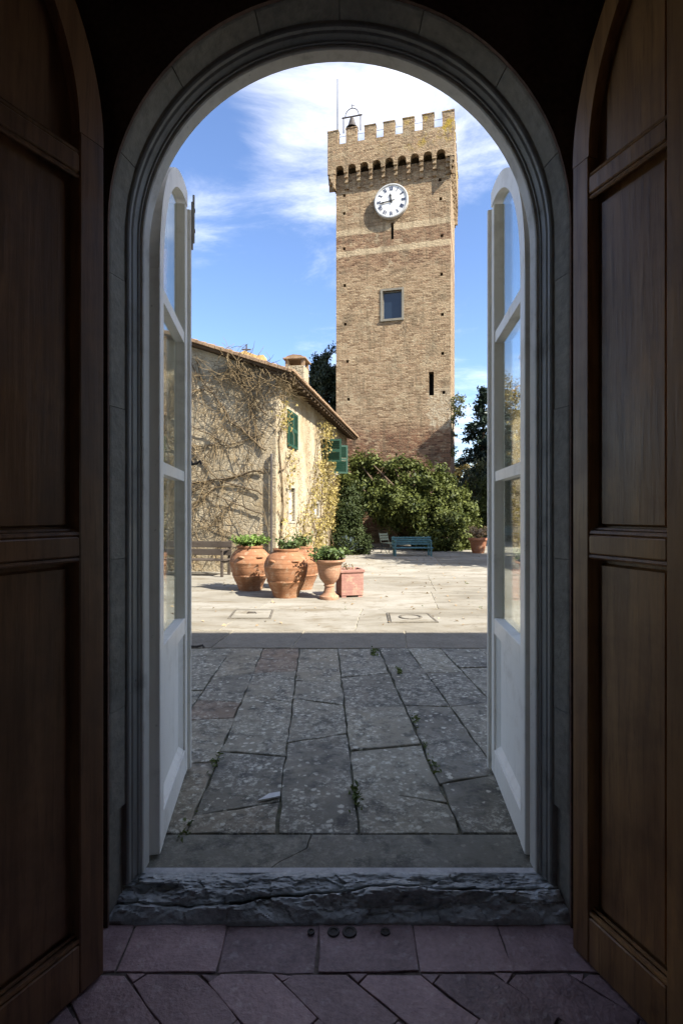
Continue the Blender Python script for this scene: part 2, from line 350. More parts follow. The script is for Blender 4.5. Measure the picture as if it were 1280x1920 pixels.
def mat_terracotta(name, c1=(0.20, 0.085, 0.04), c2=(0.31, 0.155, 0.08)):
    m, nt, b = mat_base(name, 0.85, 0.2); T = ntools(nt); v = T.objc()
    n = T.noise(v, 3.5, 6, 0.65); rings = T.noise(T.mapping(v, (0.6, 0.6, 26)), 1.0, 4, 0.6)
    col = T.ramp(n, [(0.3, c1), (0.7, c2)])
    col = T.mix(T.mr(T.noise(v, 6, 7, 0.78), 0.50, 0.66, 0, 0.65), col, (0.42, 0.31, 0.21))
    col = T.mix(T.mr(T.noise(v, 4.4, 6, 0.75), 0.56, 0.70, 0, 0.7), col, (0.13, 0.065, 0.036))
    col = T.mix(T.mr(rings, 0.45, 0.7, 0, 0.55), col, tuple(x*0.6 for x in c1))
    T.L(col, b.inputs['Base Color']); T.L(T.bump(T.math('ADD', rings, T.noise(v, 22, 5, 0.7)), 0.4, 0.012), b.inputs['Normal'])
    return m

def mat_glass():
    m = bpy.data.materials.new('window_glass'); m.use_nodes = True; nt = m.node_tree; nt.nodes.clear(); T = ntools(nt)
    out = T.N('ShaderNodeOutputMaterial'); tr = T.N('ShaderNodeBsdfTransparent'); tr.inputs[0].default_value = (0.93, 0.96, 0.95, 1)
    gl = T.N('ShaderNodeBsdfGlossy'); gl.inputs['Roughness'].default_value = 0.02
    fr = T.N('ShaderNodeFresnel'); fr.inputs['IOR'].default_value = 1.45
    T.L(T.bump(T.noise(T.pos(), 3.0, 2), 0.06, 0.02), gl.inputs['Normal'])
    ms = T.N('ShaderNodeMixShader'); T.L(T.math('MULTIPLY', fr.outputs[0], 0.5), ms.inputs[0]); T.L(tr.outputs[0], ms.inputs[1]); T.L(gl.outputs[0], ms.inputs[2])
    df = T.N('ShaderNodeBsdfDiffuse'); df.inputs[0].default_value = (0.7, 0.7, 0.68, 1)
    m2 = T.N('ShaderNodeMixShader'); T.L(T.mr(T.noise(T.mapping(T.pos(), (1, 1, 0.4)), 7, 6, 0.7), 0.5, 0.85, 0.0, 0.06), m2.inputs[0]); T.L(ms.outputs[0], m2.inputs[1]); T.L(df.outputs[0], m2.inputs[2])
    T.L(m2.outputs[0], out.inputs[0]); return m

M_BRICK = mat_brick(); M_WALL = mat_plaster_wall('old_wall', 0.68); M_GABLE = mat_plaster_wall('weathered_gable', 0.58)
M_SLATE = mat_slate('flagstone_slate', lich=1.0); M_THRESH = mat_slate('threshold_slate', (1.1, 1.13, 1.15), 0.3)
M_REDSLAB = mat_slate('reddish_flagstone', (1.25, 1.0, 0.9), 0.6)
M_COURT = mat_courtyard(); M_BORDER = mat_mottled('border_stone', (0.13, 0.115, 0.088), (0.235, 0.21, 0.165), 5, 0.85, 0.2, 0.5, 0.01, c3=(0.10, 0.095, 0.085), fine=34, rand=0.2); M_GLASS = mat_glass()
M_SURR = mat_mottled('pietra_serena', (0.125, 0.115, 0.096), (0.275, 0.252, 0.21), 4, 0.7, 0.35, 0.7, 0.010, c3=(0.15, 0.142, 0.125), fine=30, rand=0.25)
M_CASING = mat_paint('worn_grey_casing', (0.19, 0.183, 0.17), 0.5, (0.06, 0.054, 0.048), 0.7)
M_WHITE = mat_paint('white_paint', (0.86, 0.83, 0.76), 0.4, (0.40, 0.36, 0.29), 0.4)
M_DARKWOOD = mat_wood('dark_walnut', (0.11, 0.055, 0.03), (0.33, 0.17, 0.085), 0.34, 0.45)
M_WARMWOOD = mat_wood('warm_walnut', (0.16, 0.075, 0.034), (0.46, 0.25, 0.10), 0.34, 0.45)  # lighter, warmer brown than the walnut of the other leaf
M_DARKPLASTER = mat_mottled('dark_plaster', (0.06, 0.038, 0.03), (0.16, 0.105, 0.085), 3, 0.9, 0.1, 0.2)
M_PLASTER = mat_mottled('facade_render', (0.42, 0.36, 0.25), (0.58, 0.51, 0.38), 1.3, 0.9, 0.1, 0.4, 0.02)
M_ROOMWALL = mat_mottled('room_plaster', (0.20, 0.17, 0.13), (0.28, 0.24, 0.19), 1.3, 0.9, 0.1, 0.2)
M_TILE = mat_mottled('cotto_floor', (0.12, 0.072, 0.075), (0.46, 0.31, 0.31), 8, 0.45, 0.45, 1.0, 0.010, c3=(0.52, 0.44, 0.42), fine=55, rand=0.4)
M_GROUT = mat_mottled('dark_joint', (0.03, 0.025, 0.022), (0.22, 0.18, 0.16), 14, 0.95, 0.1, 0.6)
M_SOIL = mat_mottled('earth', (0.05, 0.043, 0.030), (0.11, 0.095, 0.065), 3, 0.95, 0.1, 0.6, 0.02)
M_GRASS_GROUND = mat_mottled('gravel_ground', (0.24, 0.21, 0.15), (0.36, 0.32, 0.24), 0.6, 0.95, 0.1, 0.5, 0.03)
M_TERRA = mat_terracotta('terracotta'); M_TERRAPALE = mat_terracotta('pale_terracotta', (0.25, 0.125, 0.075), (0.36, 0.21, 0.13))
M_PINK = mat_terracotta('pink_terracotta', (0.25, 0.125, 0.10), (0.33, 0.185, 0.15)); M_TERRADARK = mat_terracotta('old_terracotta', (0.22, 0.09, 0.05), (0.36, 0.16, 0.085))
M_ROOF = mat_mottled('clay_tile', (0.15, 0.095, 0.058), (0.31, 0.21, 0.13), 5, 0.9, 0.1, 0.5, 0.02, c3=(0.30, 0.25, 0.15), obj=True)
M_RAFTER = mat_wood('old_rafter', (0.06, 0.04, 0.025), (0.13, 0.09, 0.055), 0.8, 0.2, axis=1)
M_GREEN = mat_paint('green_shutter_paint', (0.007, 0.042, 0.024), 0.55, (0.03, 0.06, 0.035), 0.4)
M_BLUE = mat_paint('turquoise_bench_paint', (0.055, 0.135, 0.15), 0.55, (0.09, 0.12, 0.12), 0.5)
M_DULLGREEN = mat_paint('dull_green_paint', (0.012, 0.02, 0.016), 0.6, (0.05, 0.05, 0.04), 0.5)
M_GREYWOOD = mat_wood('weathered_bench_wood', (0.04, 0.03, 0.023), (0.10, 0.08, 0.063), 0.8, 0.2, axis=0)
M_IRON = mat_mottled('dark_iron', (0.025, 0.023, 0.022), (0.07, 0.055, 0.045), 30, 0.6, 0.4, 0.3, 0.003)
M_DARK = mat_mottled('dark_hole', (0.012, 0.010, 0.009), (0.025, 0.022, 0.018), 5, 0.95, 0.05, 0)
M_CLOCK = mat_paint('clock_enamel', (0.60, 0.60, 0.58), 0.4, (0.30, 0.28, 0.24), 0.4, 0.03); M_NUM = mat_mottled('clock_numerals', (0.012, 0.02, 0.06), (0.02, 0.03, 0.08), 5, 0.5, 0.3, 0)
M_HAND = mat_mottled('clock_hands', (0.012, 0.012, 0.013), (0.02, 0.02, 0.022), 5, 0.5, 0.3, 0)
M_STONEFRAME = mat_mottled('window_stone', (0.22, 0.20, 0.16), (0.36, 0.33, 0.27), 4, 0.85, 0.2, 0.4)
M_COVEREDGE = mat_mottled('cover_edge_stone', (0.07, 0.062, 0.048), (0.17, 0.15, 0.12), 6, 0.85, 0.2, 0.4)
M_BARK = mat_mottled('bark', (0.06, 0.042, 0.028), (0.15, 0.11, 0.075), 6, 0.95, 0.1, 0.9, 0.03, stretch=(3, 3, 0.6))
M_VINE = mat_mottled('bare_vine', (0.06, 0.043, 0.027), (0.16, 0.12, 0.075), 7, 0.95, 0.1, 0.4, 0.01)
M_TWIG = mat_mottled('vine_twigs', (0.085, 0.06, 0.032), (0.21, 0.155, 0.085), 7, 0.95, 0.1, 0)
M_LEAFY = mat_foliage('yellow_creeper_leaf', (0.15, 0.12, 0.035), (0.38, 0.30, 0.10), transl=0.3)
M_LAUREL = mat_foliage('laurel_leaf', (0.016, 0.030, 0.008), (0.125, 0.142, 0.032), rough=0.6, spec=0.25)
M_IVY = mat_foliage('ivy_leaf', (0.014, 0.026, 0.009), (0.055, 0.07, 0.022), rough=0.6, spec=.2)
M_CONIFER = mat_foliage('conifer_needle', (0.010, 0.022, 0.016), (0.032, 0.052, 0.034), transl=0.08)
M_CYPRESS = mat_foliage('cypress_leaf', (0.012, 0.024, 0.012), (0.040, 0.055, 0.028), transl=0.08)
M_OLIVE = mat_foliage('far_tree_leaf', (0.045, 0.055, 0.02), (0.13, 0.14, 0.055), transl=0.2)
M_AUTUMN = mat_foliage('golden_tree_leaf', (0.17, 0.12, 0.03), (0.34, 0.26, 0.08), transl=0.3)
M_FERN = mat_foliage('pot_plant_leaf', (0.07, 0.13, 0.02), (0.20, 0.29, 0.06), transl=0.3)
M_POTDARK = mat_foliage('dark_pot_leaf', (0.03, 0.06, 0.018), (0.11, 0.15, 0.04), transl=0.2)
M_AGAVE = mat_foliage('blue_agave_leaf', (0.10, 0.14, 0.17), (0.20, 0.25, 0.29), transl=0.05)
M_DRY = mat_foliage('dry_plant_leaf', (0.25, 0.17, 0.09), (0.42, 0.31, 0.18), transl=0.2)
M_WEED = mat_foliage('joint_weed', (0.05, 0.08, 0.015), (0.14, 0.17, 0.04), transl=0.25)
M_LEAFPAPER = mat_mottled('pale_chip', (0.55, 0.55, 0.53), (0.7, 0.7, 0.68), 8, 0.8, 0.2, 0.1)

# ------------------------------------------------------------------ ground
gm = MB(); gm.add([(-1500, 2.4, 0.02), (1500, 2.4, 0.02), (1500, 3000, 0.02), (-1500, 3000, 0.02)], [(0, 1, 2, 3)])
o = gm.build('ground', M_GRASS_GROUND); o['kind'] = 'structure'

def slab(name, poly, mat, parent, z=ZG, th=0.06, bev=0.008, tilt=0.0, wob=0.0):
    """a paving piece with worn edges from a ground polygon (list of (x,y)); gets its own origin"""
    pts = []
    n = len(poly)
    for i in range(n):                                # ragged outline
        a = Vector(poly[i]); b_ = Vector(poly[(i+1) % n]); k = max(1, int((b_-a).length/0.10)) if wob else 1
        for j in range(k):
            p = a.lerp(b_, j/k)
            if wob: p = p+Vector((rng.gauss(0, wob), rng.gauss(0, wob)))
            pts.append(p)
    c = sum(pts, Vector((0, 0)))/len(pts); n = len(pts)
    tx, ty, dz = rng.gauss(0, tilt), rng.gauss(0, tilt), rng.gauss(0, tilt*0.5)
    def ring(ins, z_):
        r = []
        for p in pts:
            d = p-c; l = max(d.length, 1e-6); q = d*(1-ins/l)
            r.append((q.x, q.y, z_+q.x*tx+q.y*ty+dz))
        return r
    m = MB(); vs = ring(0, -th)+ring(0, -bev)+ring(bev*0.5, -bev*0.25)+ring(bev*1.6, 0)
    fs = [tuple(range(3*n, 4*n))]
    for k in range(3):
        for i in range(n): fs.append((k*n+i, k*n+(i+1) % n, (k+1)*n+(i+1) % n, (k+1)*n+i))
    m.add(vs, fs)
    return m.build(name, mat, parent, smooth=False, loc=(c.x, c.y, z))

# shaded flagstones in front of the door, columns running away from the door
pave = structure('pavement')
bm_ = MB(); bm_.add([(-6, 2.42, 0.075), (6, 2.42, 0.075), (6, 5.93, 0.075), (-6, 5.93, 0.075)], [(0, 1, 2, 3)]); bm_.build('bedding', mat_mottled('mossy_joint', (0.03, 0.03, 0.018), (0.18, 0.175, 0.13), 5, 0.95, 0.1, 0.6, 0.01, c3=(0.10, 0.11, 0.045)), pave)
colx = [(-2.75, -2.9), (-2.3, -2.42), (-1.95, -2.08), (-1.55, -1.66), (-1.11, -1.205), (-.725, -.86), (-.308, -.46), (.085, -.04), (.564, .417), (.95, .738), (1.30, 1.098), (1.72, 1.52), (2.15, 1.98), (2.65, 2.5)]
Y0, Y1 = 2.50, 5.90
def cx(i, y): a, b_ = colx[i]; return a+(b_-a)*(y-2.5)/3.3
def yof(py): return (H-ZG)*F/(py-960)
rows = {4: [(1434, 1428), (1352, 1346), (1313, 1316), (1270, 1262)], 5: [(1530, 1503), (1409, 1419), (1304, 1318), (1262, 1258)],
        6: [(1392, 1375), (1310, 1322), (1276, 1278)], 7: [(1476, 1506), (1408, 1397), (1327, 1327), (1270, 1262)],
        8: [(1470, 1452), (1323, 1325), (1256, 1253)], 9: [(1536, 1535), (1325, 1317), (1262, 1260)]}
for ci in range(len(colx)-1):
    rl = rows.get(ci)
    js = [(yof(a), yof(b_)) for a, b_ in rl] if rl else []
    if not rl:
        y = Y0+rng.uniform(0.3, 0.8)
        while y < Y1-0.3: js.append((y, y+rng.uniform(-.06, .06))); y += rng.uniform(0.55, 1.1)
    js = [(Y0, Y0)]+js+[(Y1, Y1)]
    for k in range(len(js)-1):
        g = 0.006
        (a0, a1), (b0, b1) = js[k], js[k+1]
        e = g*rng.uniform(0.5, 1.3)
        poly = [(cx(ci, a0)+e, a0+g), (cx(ci+1, a1)-e, a1+g), (cx(ci+1, b1)-e, b1-g*0.6), (cx(ci, b0)+e, b0-g*0.6)]
        mt = M_REDSLAB if (ci, k) in ((4, 2), (5, 4)) else M_SLATE
        slab('flagstone', poly, mt, pave, ZG, 0.05, 0.006, tilt=0.004, wob=0.005)
# border of long stones where the paving meets the courtyard
xs = [-6, -4.4, -2.9, -1.45, -0.55, 0.72, 1.95, 3.3, 4.7, 6]
for i in range(len(xs)-1): slab('border_stone', [(xs[i]+.006, 5.925), (xs[i+1]-.006, 5.925), (xs[i+1]+.08-.006, 6.78), (xs[i]+.08+.006, 6.78)] , M_BORDER, pave, ZG+0.002, 0.07, 0.008, tilt=0.0015, wob=0.003)

court = structure('courtyard')
bm_ = MB(); bm_.add([(-30, 5.93, 0.082), (40, 5.93, 0.082), (40, 60, 0.082), (-30, 60, 0.082)], [(0, 1, 2, 3)]); bm_.build('bedding', M_GRASS_GROUND, court)
rowsy = [6.795, 8.35, 10.2, 12.5, 15.2, 18.6, 22.5, 27, 33, 42]
for k in range(len(rowsy)-1):
    y0, y1 = rowsy[k], rowsy[k+1]; x = -14+rng.uniform(-1, 0)
    while x < 22:
        w = rng.uniform(1.7, 3.2)*(1 if k < 3 else 1.5); sh = 0.10*(y1-y0); g = 0.004
        sk = lambda xx: -0.02*xx
        slab('paving_slab', [(x+g, y0+g+sk(x)), (x+w-g, y0+g+sk(x+w)), (x+w+sh-g, y1-g+sk(x+w)), (x+sh+g, y1-g+sk(x))], M_COURT, court, ZG, 0.03, 0.005, tilt=0.0006, wob=0.006 if k < 3 else 0)
        x += w

# weeds in the paving joints
def weed(px, py, n, s):
    c = G(px, py); C = np.array(c)+nrg.normal(0, 1, (n, 3))*np.array([0.012, 0.05, 0.004])*s; C[:, 2] = ZG-0.005+np.abs(nrg.normal(0, 0.014, n))*s
    return leaf_quads(C, np.tile([0, 0, 1.0], (n, 1)), 0.03*s, 2.4, 0.9)
wq = np.concatenate([weed(814, 1438, 30, 1.0), weed(796, 1400, 22, .9), weed(667, 1495, 50, 1.2), weed(405, 1430, 30, 1), weed(700, 1225, 50, 1.5), weed(748, 1260, 40, 1.3), weed(780, 1350, 30, 1.2), weed(350, 1560, 20, 1)])
o = quads_obj('weeds', wq, M_WEED); o['kind'] = 'stuff'
lt = nrg.uniform(0, 1, (420, 2)); LC = np.stack([-4+10*lt[:, 0], 7+13*lt[:, 1]**1.2, np.full(420, ZG+.008)], 1)
o = quads_obj('fallen_leaves', leaf_quads(LC, np.tile([0, 0, 1.0], (420, 1)), .055, 1.6, .35), M_DRY); o['kind'] = 'stuff'
cw = [weed(px, py, n_, s_) for px, py, n_, s_ in ((874, 1094, 14, 1.1), (902, 1140, 10, .9), (648, 1142, 8, .8), (792, 1136, 8, .7), (520, 1084, 12, 1.2))]
o = quads_obj('weeds', np.concatenate(cw), M_WEED); o['kind'] = 'stuff'
# a pale broken chip on the slab
cm = MB(); pts = [G(482, 1506), G(525, 1497), G(525, 1489), G(505, 1492)]
cm.add([p+Vector((0, 0, .004)) for p in pts]+[p+Vector((0, 0, .013)) for p in pts], [(4, 5, 6, 7), (0, 1, 5, 4), (1, 2, 6, 5), (2, 3, 7, 6), (3, 0, 4, 7)])
o = cm.build('stone_chip', M_LEAFPAPER); o['label'] = 'pale flat chip of stone lying on a grey flagstone'; o['category'] = 'stone chip'

# ------------------------------------------------------------------ the house we stand in
XC, ZC = -0.008, 2.72
def arch_wall(mb, Rr, x0, x1, z0, z1, y0, y1, n=40, zc=ZC, zb=0.0):
    def rect(a, b_, c, d): mb.box(a, b_, y0, y1, c, d)
    rect(x0, XC-Rr, z0, z1); rect(XC+Rr, x1, z0, z1)
    pts = [(XC-Rr*math.cos(math.pi*i/n), zc+Rr*math.sin(math.pi*i/n)) for i in range(n+1)]
    for i in range(n):
        (xa, za), (xb, zb_) = pts[i], pts[i+1]
        mb.prism([(xa, za), (xb, zb_), (xb, z1), (xa, z1)], y0, y1)
villa = thing('villa', 'dark inner wall of the villa around the arched stone doorway', 'house', (0, 2.4, 0))
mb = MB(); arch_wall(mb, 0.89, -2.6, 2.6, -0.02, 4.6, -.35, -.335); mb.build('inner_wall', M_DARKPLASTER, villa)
mb = MB(); arch_wall(mb, 0.96, -9, 16, -0.02, 6.0, -.335, 0.0); mb.build('facade', M_PLASTER, villa)
mb = MB(); mb.box(-2.8, -2.6, -7.4, -.335, 0, 4.6); mb.build('side_wall', M_ROOMWALL, villa)
mb = MB(); mb.box(2.6, 2.8, -7.4, -.335, 0, 4.6); mb.build('side_wall', M_ROOMWALL, villa)
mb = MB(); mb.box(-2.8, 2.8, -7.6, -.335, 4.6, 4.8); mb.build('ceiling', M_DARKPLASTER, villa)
mb = MB(); mb.box(-2.8, -.5, -7.6, -7.4, 0, 4.6); mb.box(.5, 2.8, -7.6, -7.4, 0, 4.6); mb.box(-.5, .5, -7.6, -7.4, 0, 1.0); mb.box(-.5, .5, -7.6, -7.4, 2.6, 4.6); mb.build('back_wall', M_ROOMWALL, villa)  # unseen window opening added in this wall, sized for fill light in the room
mb = MB(); mb.box(-9.2, 16.2, -10, 0.4, 6.0, 6.16); mb.build('roof', M_ROOF, villa)

floor = structure('floor')
mb = MB(); mb.add([(-2.7, -5.1, -0.007), (2.7, -5.1, -0.007), (2.7, 2.12, -0.007), (-2.7, 2.12, -0.007)], [(0, 1, 2, 3)]); mb.build('grout_bed', M_GROUT, floor)
xs = [-1.9, -1.53, -1.17, -0.80, -0.445, -0.086, 0.277, 0.605, 0.93, 1.28, 1.63, 1.95]
for i in range(len(xs)-1):
    j = rng.uniform(-.01, .01)
    slab('tile', [(xs[i]*0.985+.002, 1.858), (xs[i+1]*0.985-.002, 1.858), (xs[i+1]-.002, 2.072), (xs[i]+.002, 2.072)], M_TILE, floor, 0.0, 0.018, 0.0028, tilt=0.003, wob=0.0034)
# diagonal tiles, clipped at the straight row
def clip(poly, ymax):
    out = []
    for i in range(len(poly)):
        a, b_ = poly[i], poly[(i+1) % len(poly)]
        ia, ib = a[1] <= ymax, b_[1] <= ymax
        if ia: out.append(a)
        if ia != ib:
            t = (ymax-a[1])/(b_[1]-a[1]); out.append((a[0]+t*(b_[0]-a[0]), ymax))
    return out
s2 = math.sqrt(.5); tw_, tl_ = 0.18, 0.36; ox, oy = 0.018, 1.846
for iu in range(-14, 15):
    for iv in range(-12, 13):
        v0 = iu*tw_; u0 = iv*tl_+(0.5*tl_ if iu % 2 else 0)+0.05
        g = 0.0022
        q = [(u0+g, v0+g), (u0+tl_-g, v0+g), (u0+tl_-g, v0+tw_-g), (u0+g, v0+tw_-g)]
        poly = [(ox+(u+v)*s2, oy+(v-u)*s2) for u, v in q]
        if min(p[1] for p in poly) > 1.84 or max(p[1] for p in poly) < 0.9 or max(abs(p[0]) for p in poly) > 2.2: continue
        poly = clip(poly, 1.845)
        if len(poly) < 3: continue
        ar = 0.5*abs(sum(poly[i][0]*poly[(i+1) % len(poly)][1]-poly[(i+1) % len(poly)][0]*poly[i][1] for i in range(len(poly))))
        if ar < 0.0002: continue
        slab('tile', poly, M_TILE, floor, 0.0, 0.018, 0.0025, tilt=0.003, wob=0.0032)
mb = MB(); mb.box(-2.55, 2.55, -5, 0.9, -0.006, -0.001); mb.build('far_tiles', M_TILE, floor)
# iron floor sockets by the step
for px, w in ((583, .018), (625, .03), (655, .036), (722, .024)):
    p = G(px, 1747, 0.004); mb = MB(); mb.lathe([(0.002, .004), (w*.4, .002), (w*.5, .005), (w*.75, .0045), (w*.8, 0)], 14)
    o = mb.build('floor_bolt_socket', M_IRON, loc=(p.x, p.y, 0.001)); o['label'] = {583: 'small round iron socket, leftmost in the tiles before the step', 625: 'iron keeper ring set in the tiles at the middle of the step', 655: 'larger rusty iron keeper plate in the tiles below the step', 722: 'dark round iron socket, rightmost in the tiles before the step'}[px]
    o['category'] = 'bolt socket'; o['group'] = 'iron bolt sockets in the tiles'

# doorstep: rough broken face, worn threshold
step = thing('doorstep', 'worn grey stone doorstep with a rough broken front edge', 'step', (0, 2.065, 0))
nx, ny = 360, 48
vs = []; fs = []
def crack(x): return 0.42+0.16*math.sin(x*2.6+0.5)+0.13*mnoise.noise(Vector((x*3, 1, 0)))+0.05*mnoise.noise(Vector((x*14, 2, 0)))
for i in range(nx+1):
    x = -0.905+1.80*i/nx
    for j in range(ny+1):
        s_ = j/ny
        y = 0.0+0.165*s_; z = 0.092*(1-(1-s_)**2.1)
        q = Vector((x*3.2, s_*2.0, 0)); r_ = Vector((x*11, s_*6.5, 3)); r2 = Vector((x*34, s_*18, 9))
        ridg = 1-abs(mnoise.noise(q+Vector((5, 0, 0))))*2
        amp = math.sin(math.pi*min(1, s_*1.02))**0.55 if s_ < 0.98 else 0
        def chip(sx, sy_, off, a_):
            p_ = Vector((x*sx+0.35*mnoise.noise(Vector((x*7, s_*3, off))), s_*sy_, off)); _, near = mnoise.voronoi(p_); c_ = near[0]; dd_ = p_-c_
            h1 = mnoise.cell(c_*7.3); h2 = mnoise.cell(c_*5.1+Vector((9, 3, 1))); h3 = mnoise.cell(c_*3.7+Vector((1, 8, 5)))
            return a_*(h1*0.5+h2*dd_.x*0.8+h3*dd_.y*0.8)
        d = (chip(3.6, 1.8, 1.5, 0.026)+chip(11, 4.0, 4.5, 0.012)+0.018*(ridg-0.5)+0.010*mnoise.noise(r_)+0.007*mnoise.noise(r2)+0.004*mnoise.noise(Vector((x*80, s_*40, 2))))*amp
        c = crack(x); dd = s_-c
        if -1.0 < x < 0.95:
            on = 1 if -0.45 < x < 0.75 else 0.3
            d += on*(-0.05*math.exp(-(dd/0.022)**2)+(0.016 if dd < 0 else -0.004)*amp)
        z += d*0.75; y += -d*0.75
        vs.append((x, y, max(z, -0.01) if s_ > 0.02 else -0.02))
for i in range(nx):
    for j in range(ny):
        a = i*(ny+1)+j; fs.append((a, a+ny+1, a+ny+2, a+1))
mb = MB(); mb.add(vs, fs); mb.build('broken_edge', mat_mottled('broken_slate', (0.26, 0.28, 0.285), (0.60, 0.615, 0.60), 5, 0.6, 0.4, 0.9, 0.010, c3=(0.16, 0.17, 0.175), fine=45), step, smooth='auto')
mb = MB(); mb.box(-.9, .9, .162, .195, 0.0, .0915); o = mb.build('worn_lip', mat_mottled('worn_lip_stone', (0.42, 0.42, 0.42), (0.6, 0.6, 0.6), 7, 0.7, 0.3, 0.4, 0.006), step)
mb = MB()                                              # threshold in two pieces either side of its crack
cr = [(-.30, .195), (-.27, .235), (-.235, .262), (-.19, .30), (-.155, .33), (-.15, .38), (-.14, .43)]
cr = [(x*1.0, y) for x, y in cr]
def thr(poly, nm):
    m = MB(); n = len(poly); vs = [(x, y, 0) for x, y in poly]+[(x, y, .089) for x, y in poly]
    m.add(vs, [tuple(range(n, 2*n))]+[(i, (i+1) % n, (i+1) % n+n, i+n) for i in range(n)]); m.build(nm, M_THRESH, step)
thr([(-.95, .196)]+[(x-.003, y) for x, y in cr]+[(-.95, .43)], 'threshold_stone')
thr([(x+.003, y) for x, y in cr[::-1]]+[(.95, .196), (.95, .43)], 'threshold_stone')

# stone surround: a jamb and arch in separate blocks
def sweep(mb, prof, segs):                              # prof: (radius, y) closed polygon; segs: list of (kind, a, b)
    pass
def path_pts(t0, t1, n):
    """t: 0..1 left jamb (z from zlo to ZC), 1..2 arch, 2..3 right jamb; returns list of (fx, z0, rx, rz) frames"""
    out = []
    for i in range(n+1):
        t = t0+(t1-t0)*i/n
        if t <= 1: out.append(('L', t))
        elif t < 2: out.append(('A', t-1))
        else: out.append(('R', t-2))
    return out
def frame_pt(fr, r, zlo):
    k, t = fr
    if k == 'L': return (XC-r, zlo+(ZC-zlo)*t)
    if k == 'R': return (XC+r, ZC-(ZC-zlo)*t)
    a = math.pi*(1-t); return (XC+r*math.cos(a), ZC+r*math.sin(a))
def swept(prof, t0, t1, n, zlo=0.0):
    mb = MB(); fr = path_pts(t0, t1, n); k = len(prof); vs = []
    for f in fr:
        for (r, y) in prof:
            x, z = frame_pt(f, r, zlo); vs.append((x, y, z))
    fs = [(i*k+j, i*k+(j+1) % k, (i+1)*k+(j+1) % k, (i+1)*k+j) for i in range(n) for j in range(k)]
    fs += [tuple(range(k)), tuple(n*k+j for j in range(k-1, -1, -1))]
    mb.add(vs, fs); return mb
surr = thing('stone_surround', 'grey stone arch surround of the doorway, built of jointed blocks', 'stone arch', (0, 2.4, 0))
sp = lambda e=0.0: [(.890+e, -.334), (.886+e, -.326), (.864+e, -.252), (.858+e*0.5, -.249), (.955, -.249), (.955, -.334)]
cuts = [0.155, 0.30, 0.52, 0.74, 0.93, 1.10, 1.24, 1.38, 1.5, 1.62, 1.76, 1.90, 2.07, 2.26, 2.48, 2.70, 2.845]
for a, b_ in zip(cuts[:-1], cuts[1:]):
    e = rng.uniform(-.0015, .0015); g = 0.0004 if a < 0.95 or b_ > 2.05 else 0.0006
    n = max(3, int((min(b_, 2)-max(a, 1))*48)) if (b_ > 1 and a < 2) else 2
    swept(sp(e), a+g, b_-g, n).build('stone_block', M_SURR, surr)
for s_ in (0, 1):                                       # plinth blocks, set in a little, with a sloped cap
    t0, t1 = (0.005, 0.152) if s_ == 0 else (2.848, 2.995)
    swept([(.904, -.333), (.900, -.325), (.880, -.252), (.876, -.249), (.955, -.249), (.955, -.333)], t0, t1, 2).build('plinth_block', M_SURR, surr)
casing = thing('door_casing', 'moulded grey wooden casing lining the arched doorway', 'door casing', (0, 2.4, 0))
prof1 = [(.861, -.247), (.856, -.244), (.851, -.238), (.849, -.226), (.852, -.222), (.845, -.214), (.841, -.200), (.838, -.192), (.832, -.188), (.832, -.178), (.95, -.178), (.95, -.247)]
swept(prof1, 0.034, 2.966, 150).build('moulding', M_CASING, casing)
prof2 = [(.829, -.176), (.822, -.173), (.8185, -.166), (.8185, -.105), (.95, -.105), (.95, -.176)]
swept(prof2, 0.034, 2.966, 150).build('frame', mat_paint('worn_frame_paint', (0.50, 0.48, 0.44), 0.5, (0.16, 0.14, 0.12), 0.6), casing)

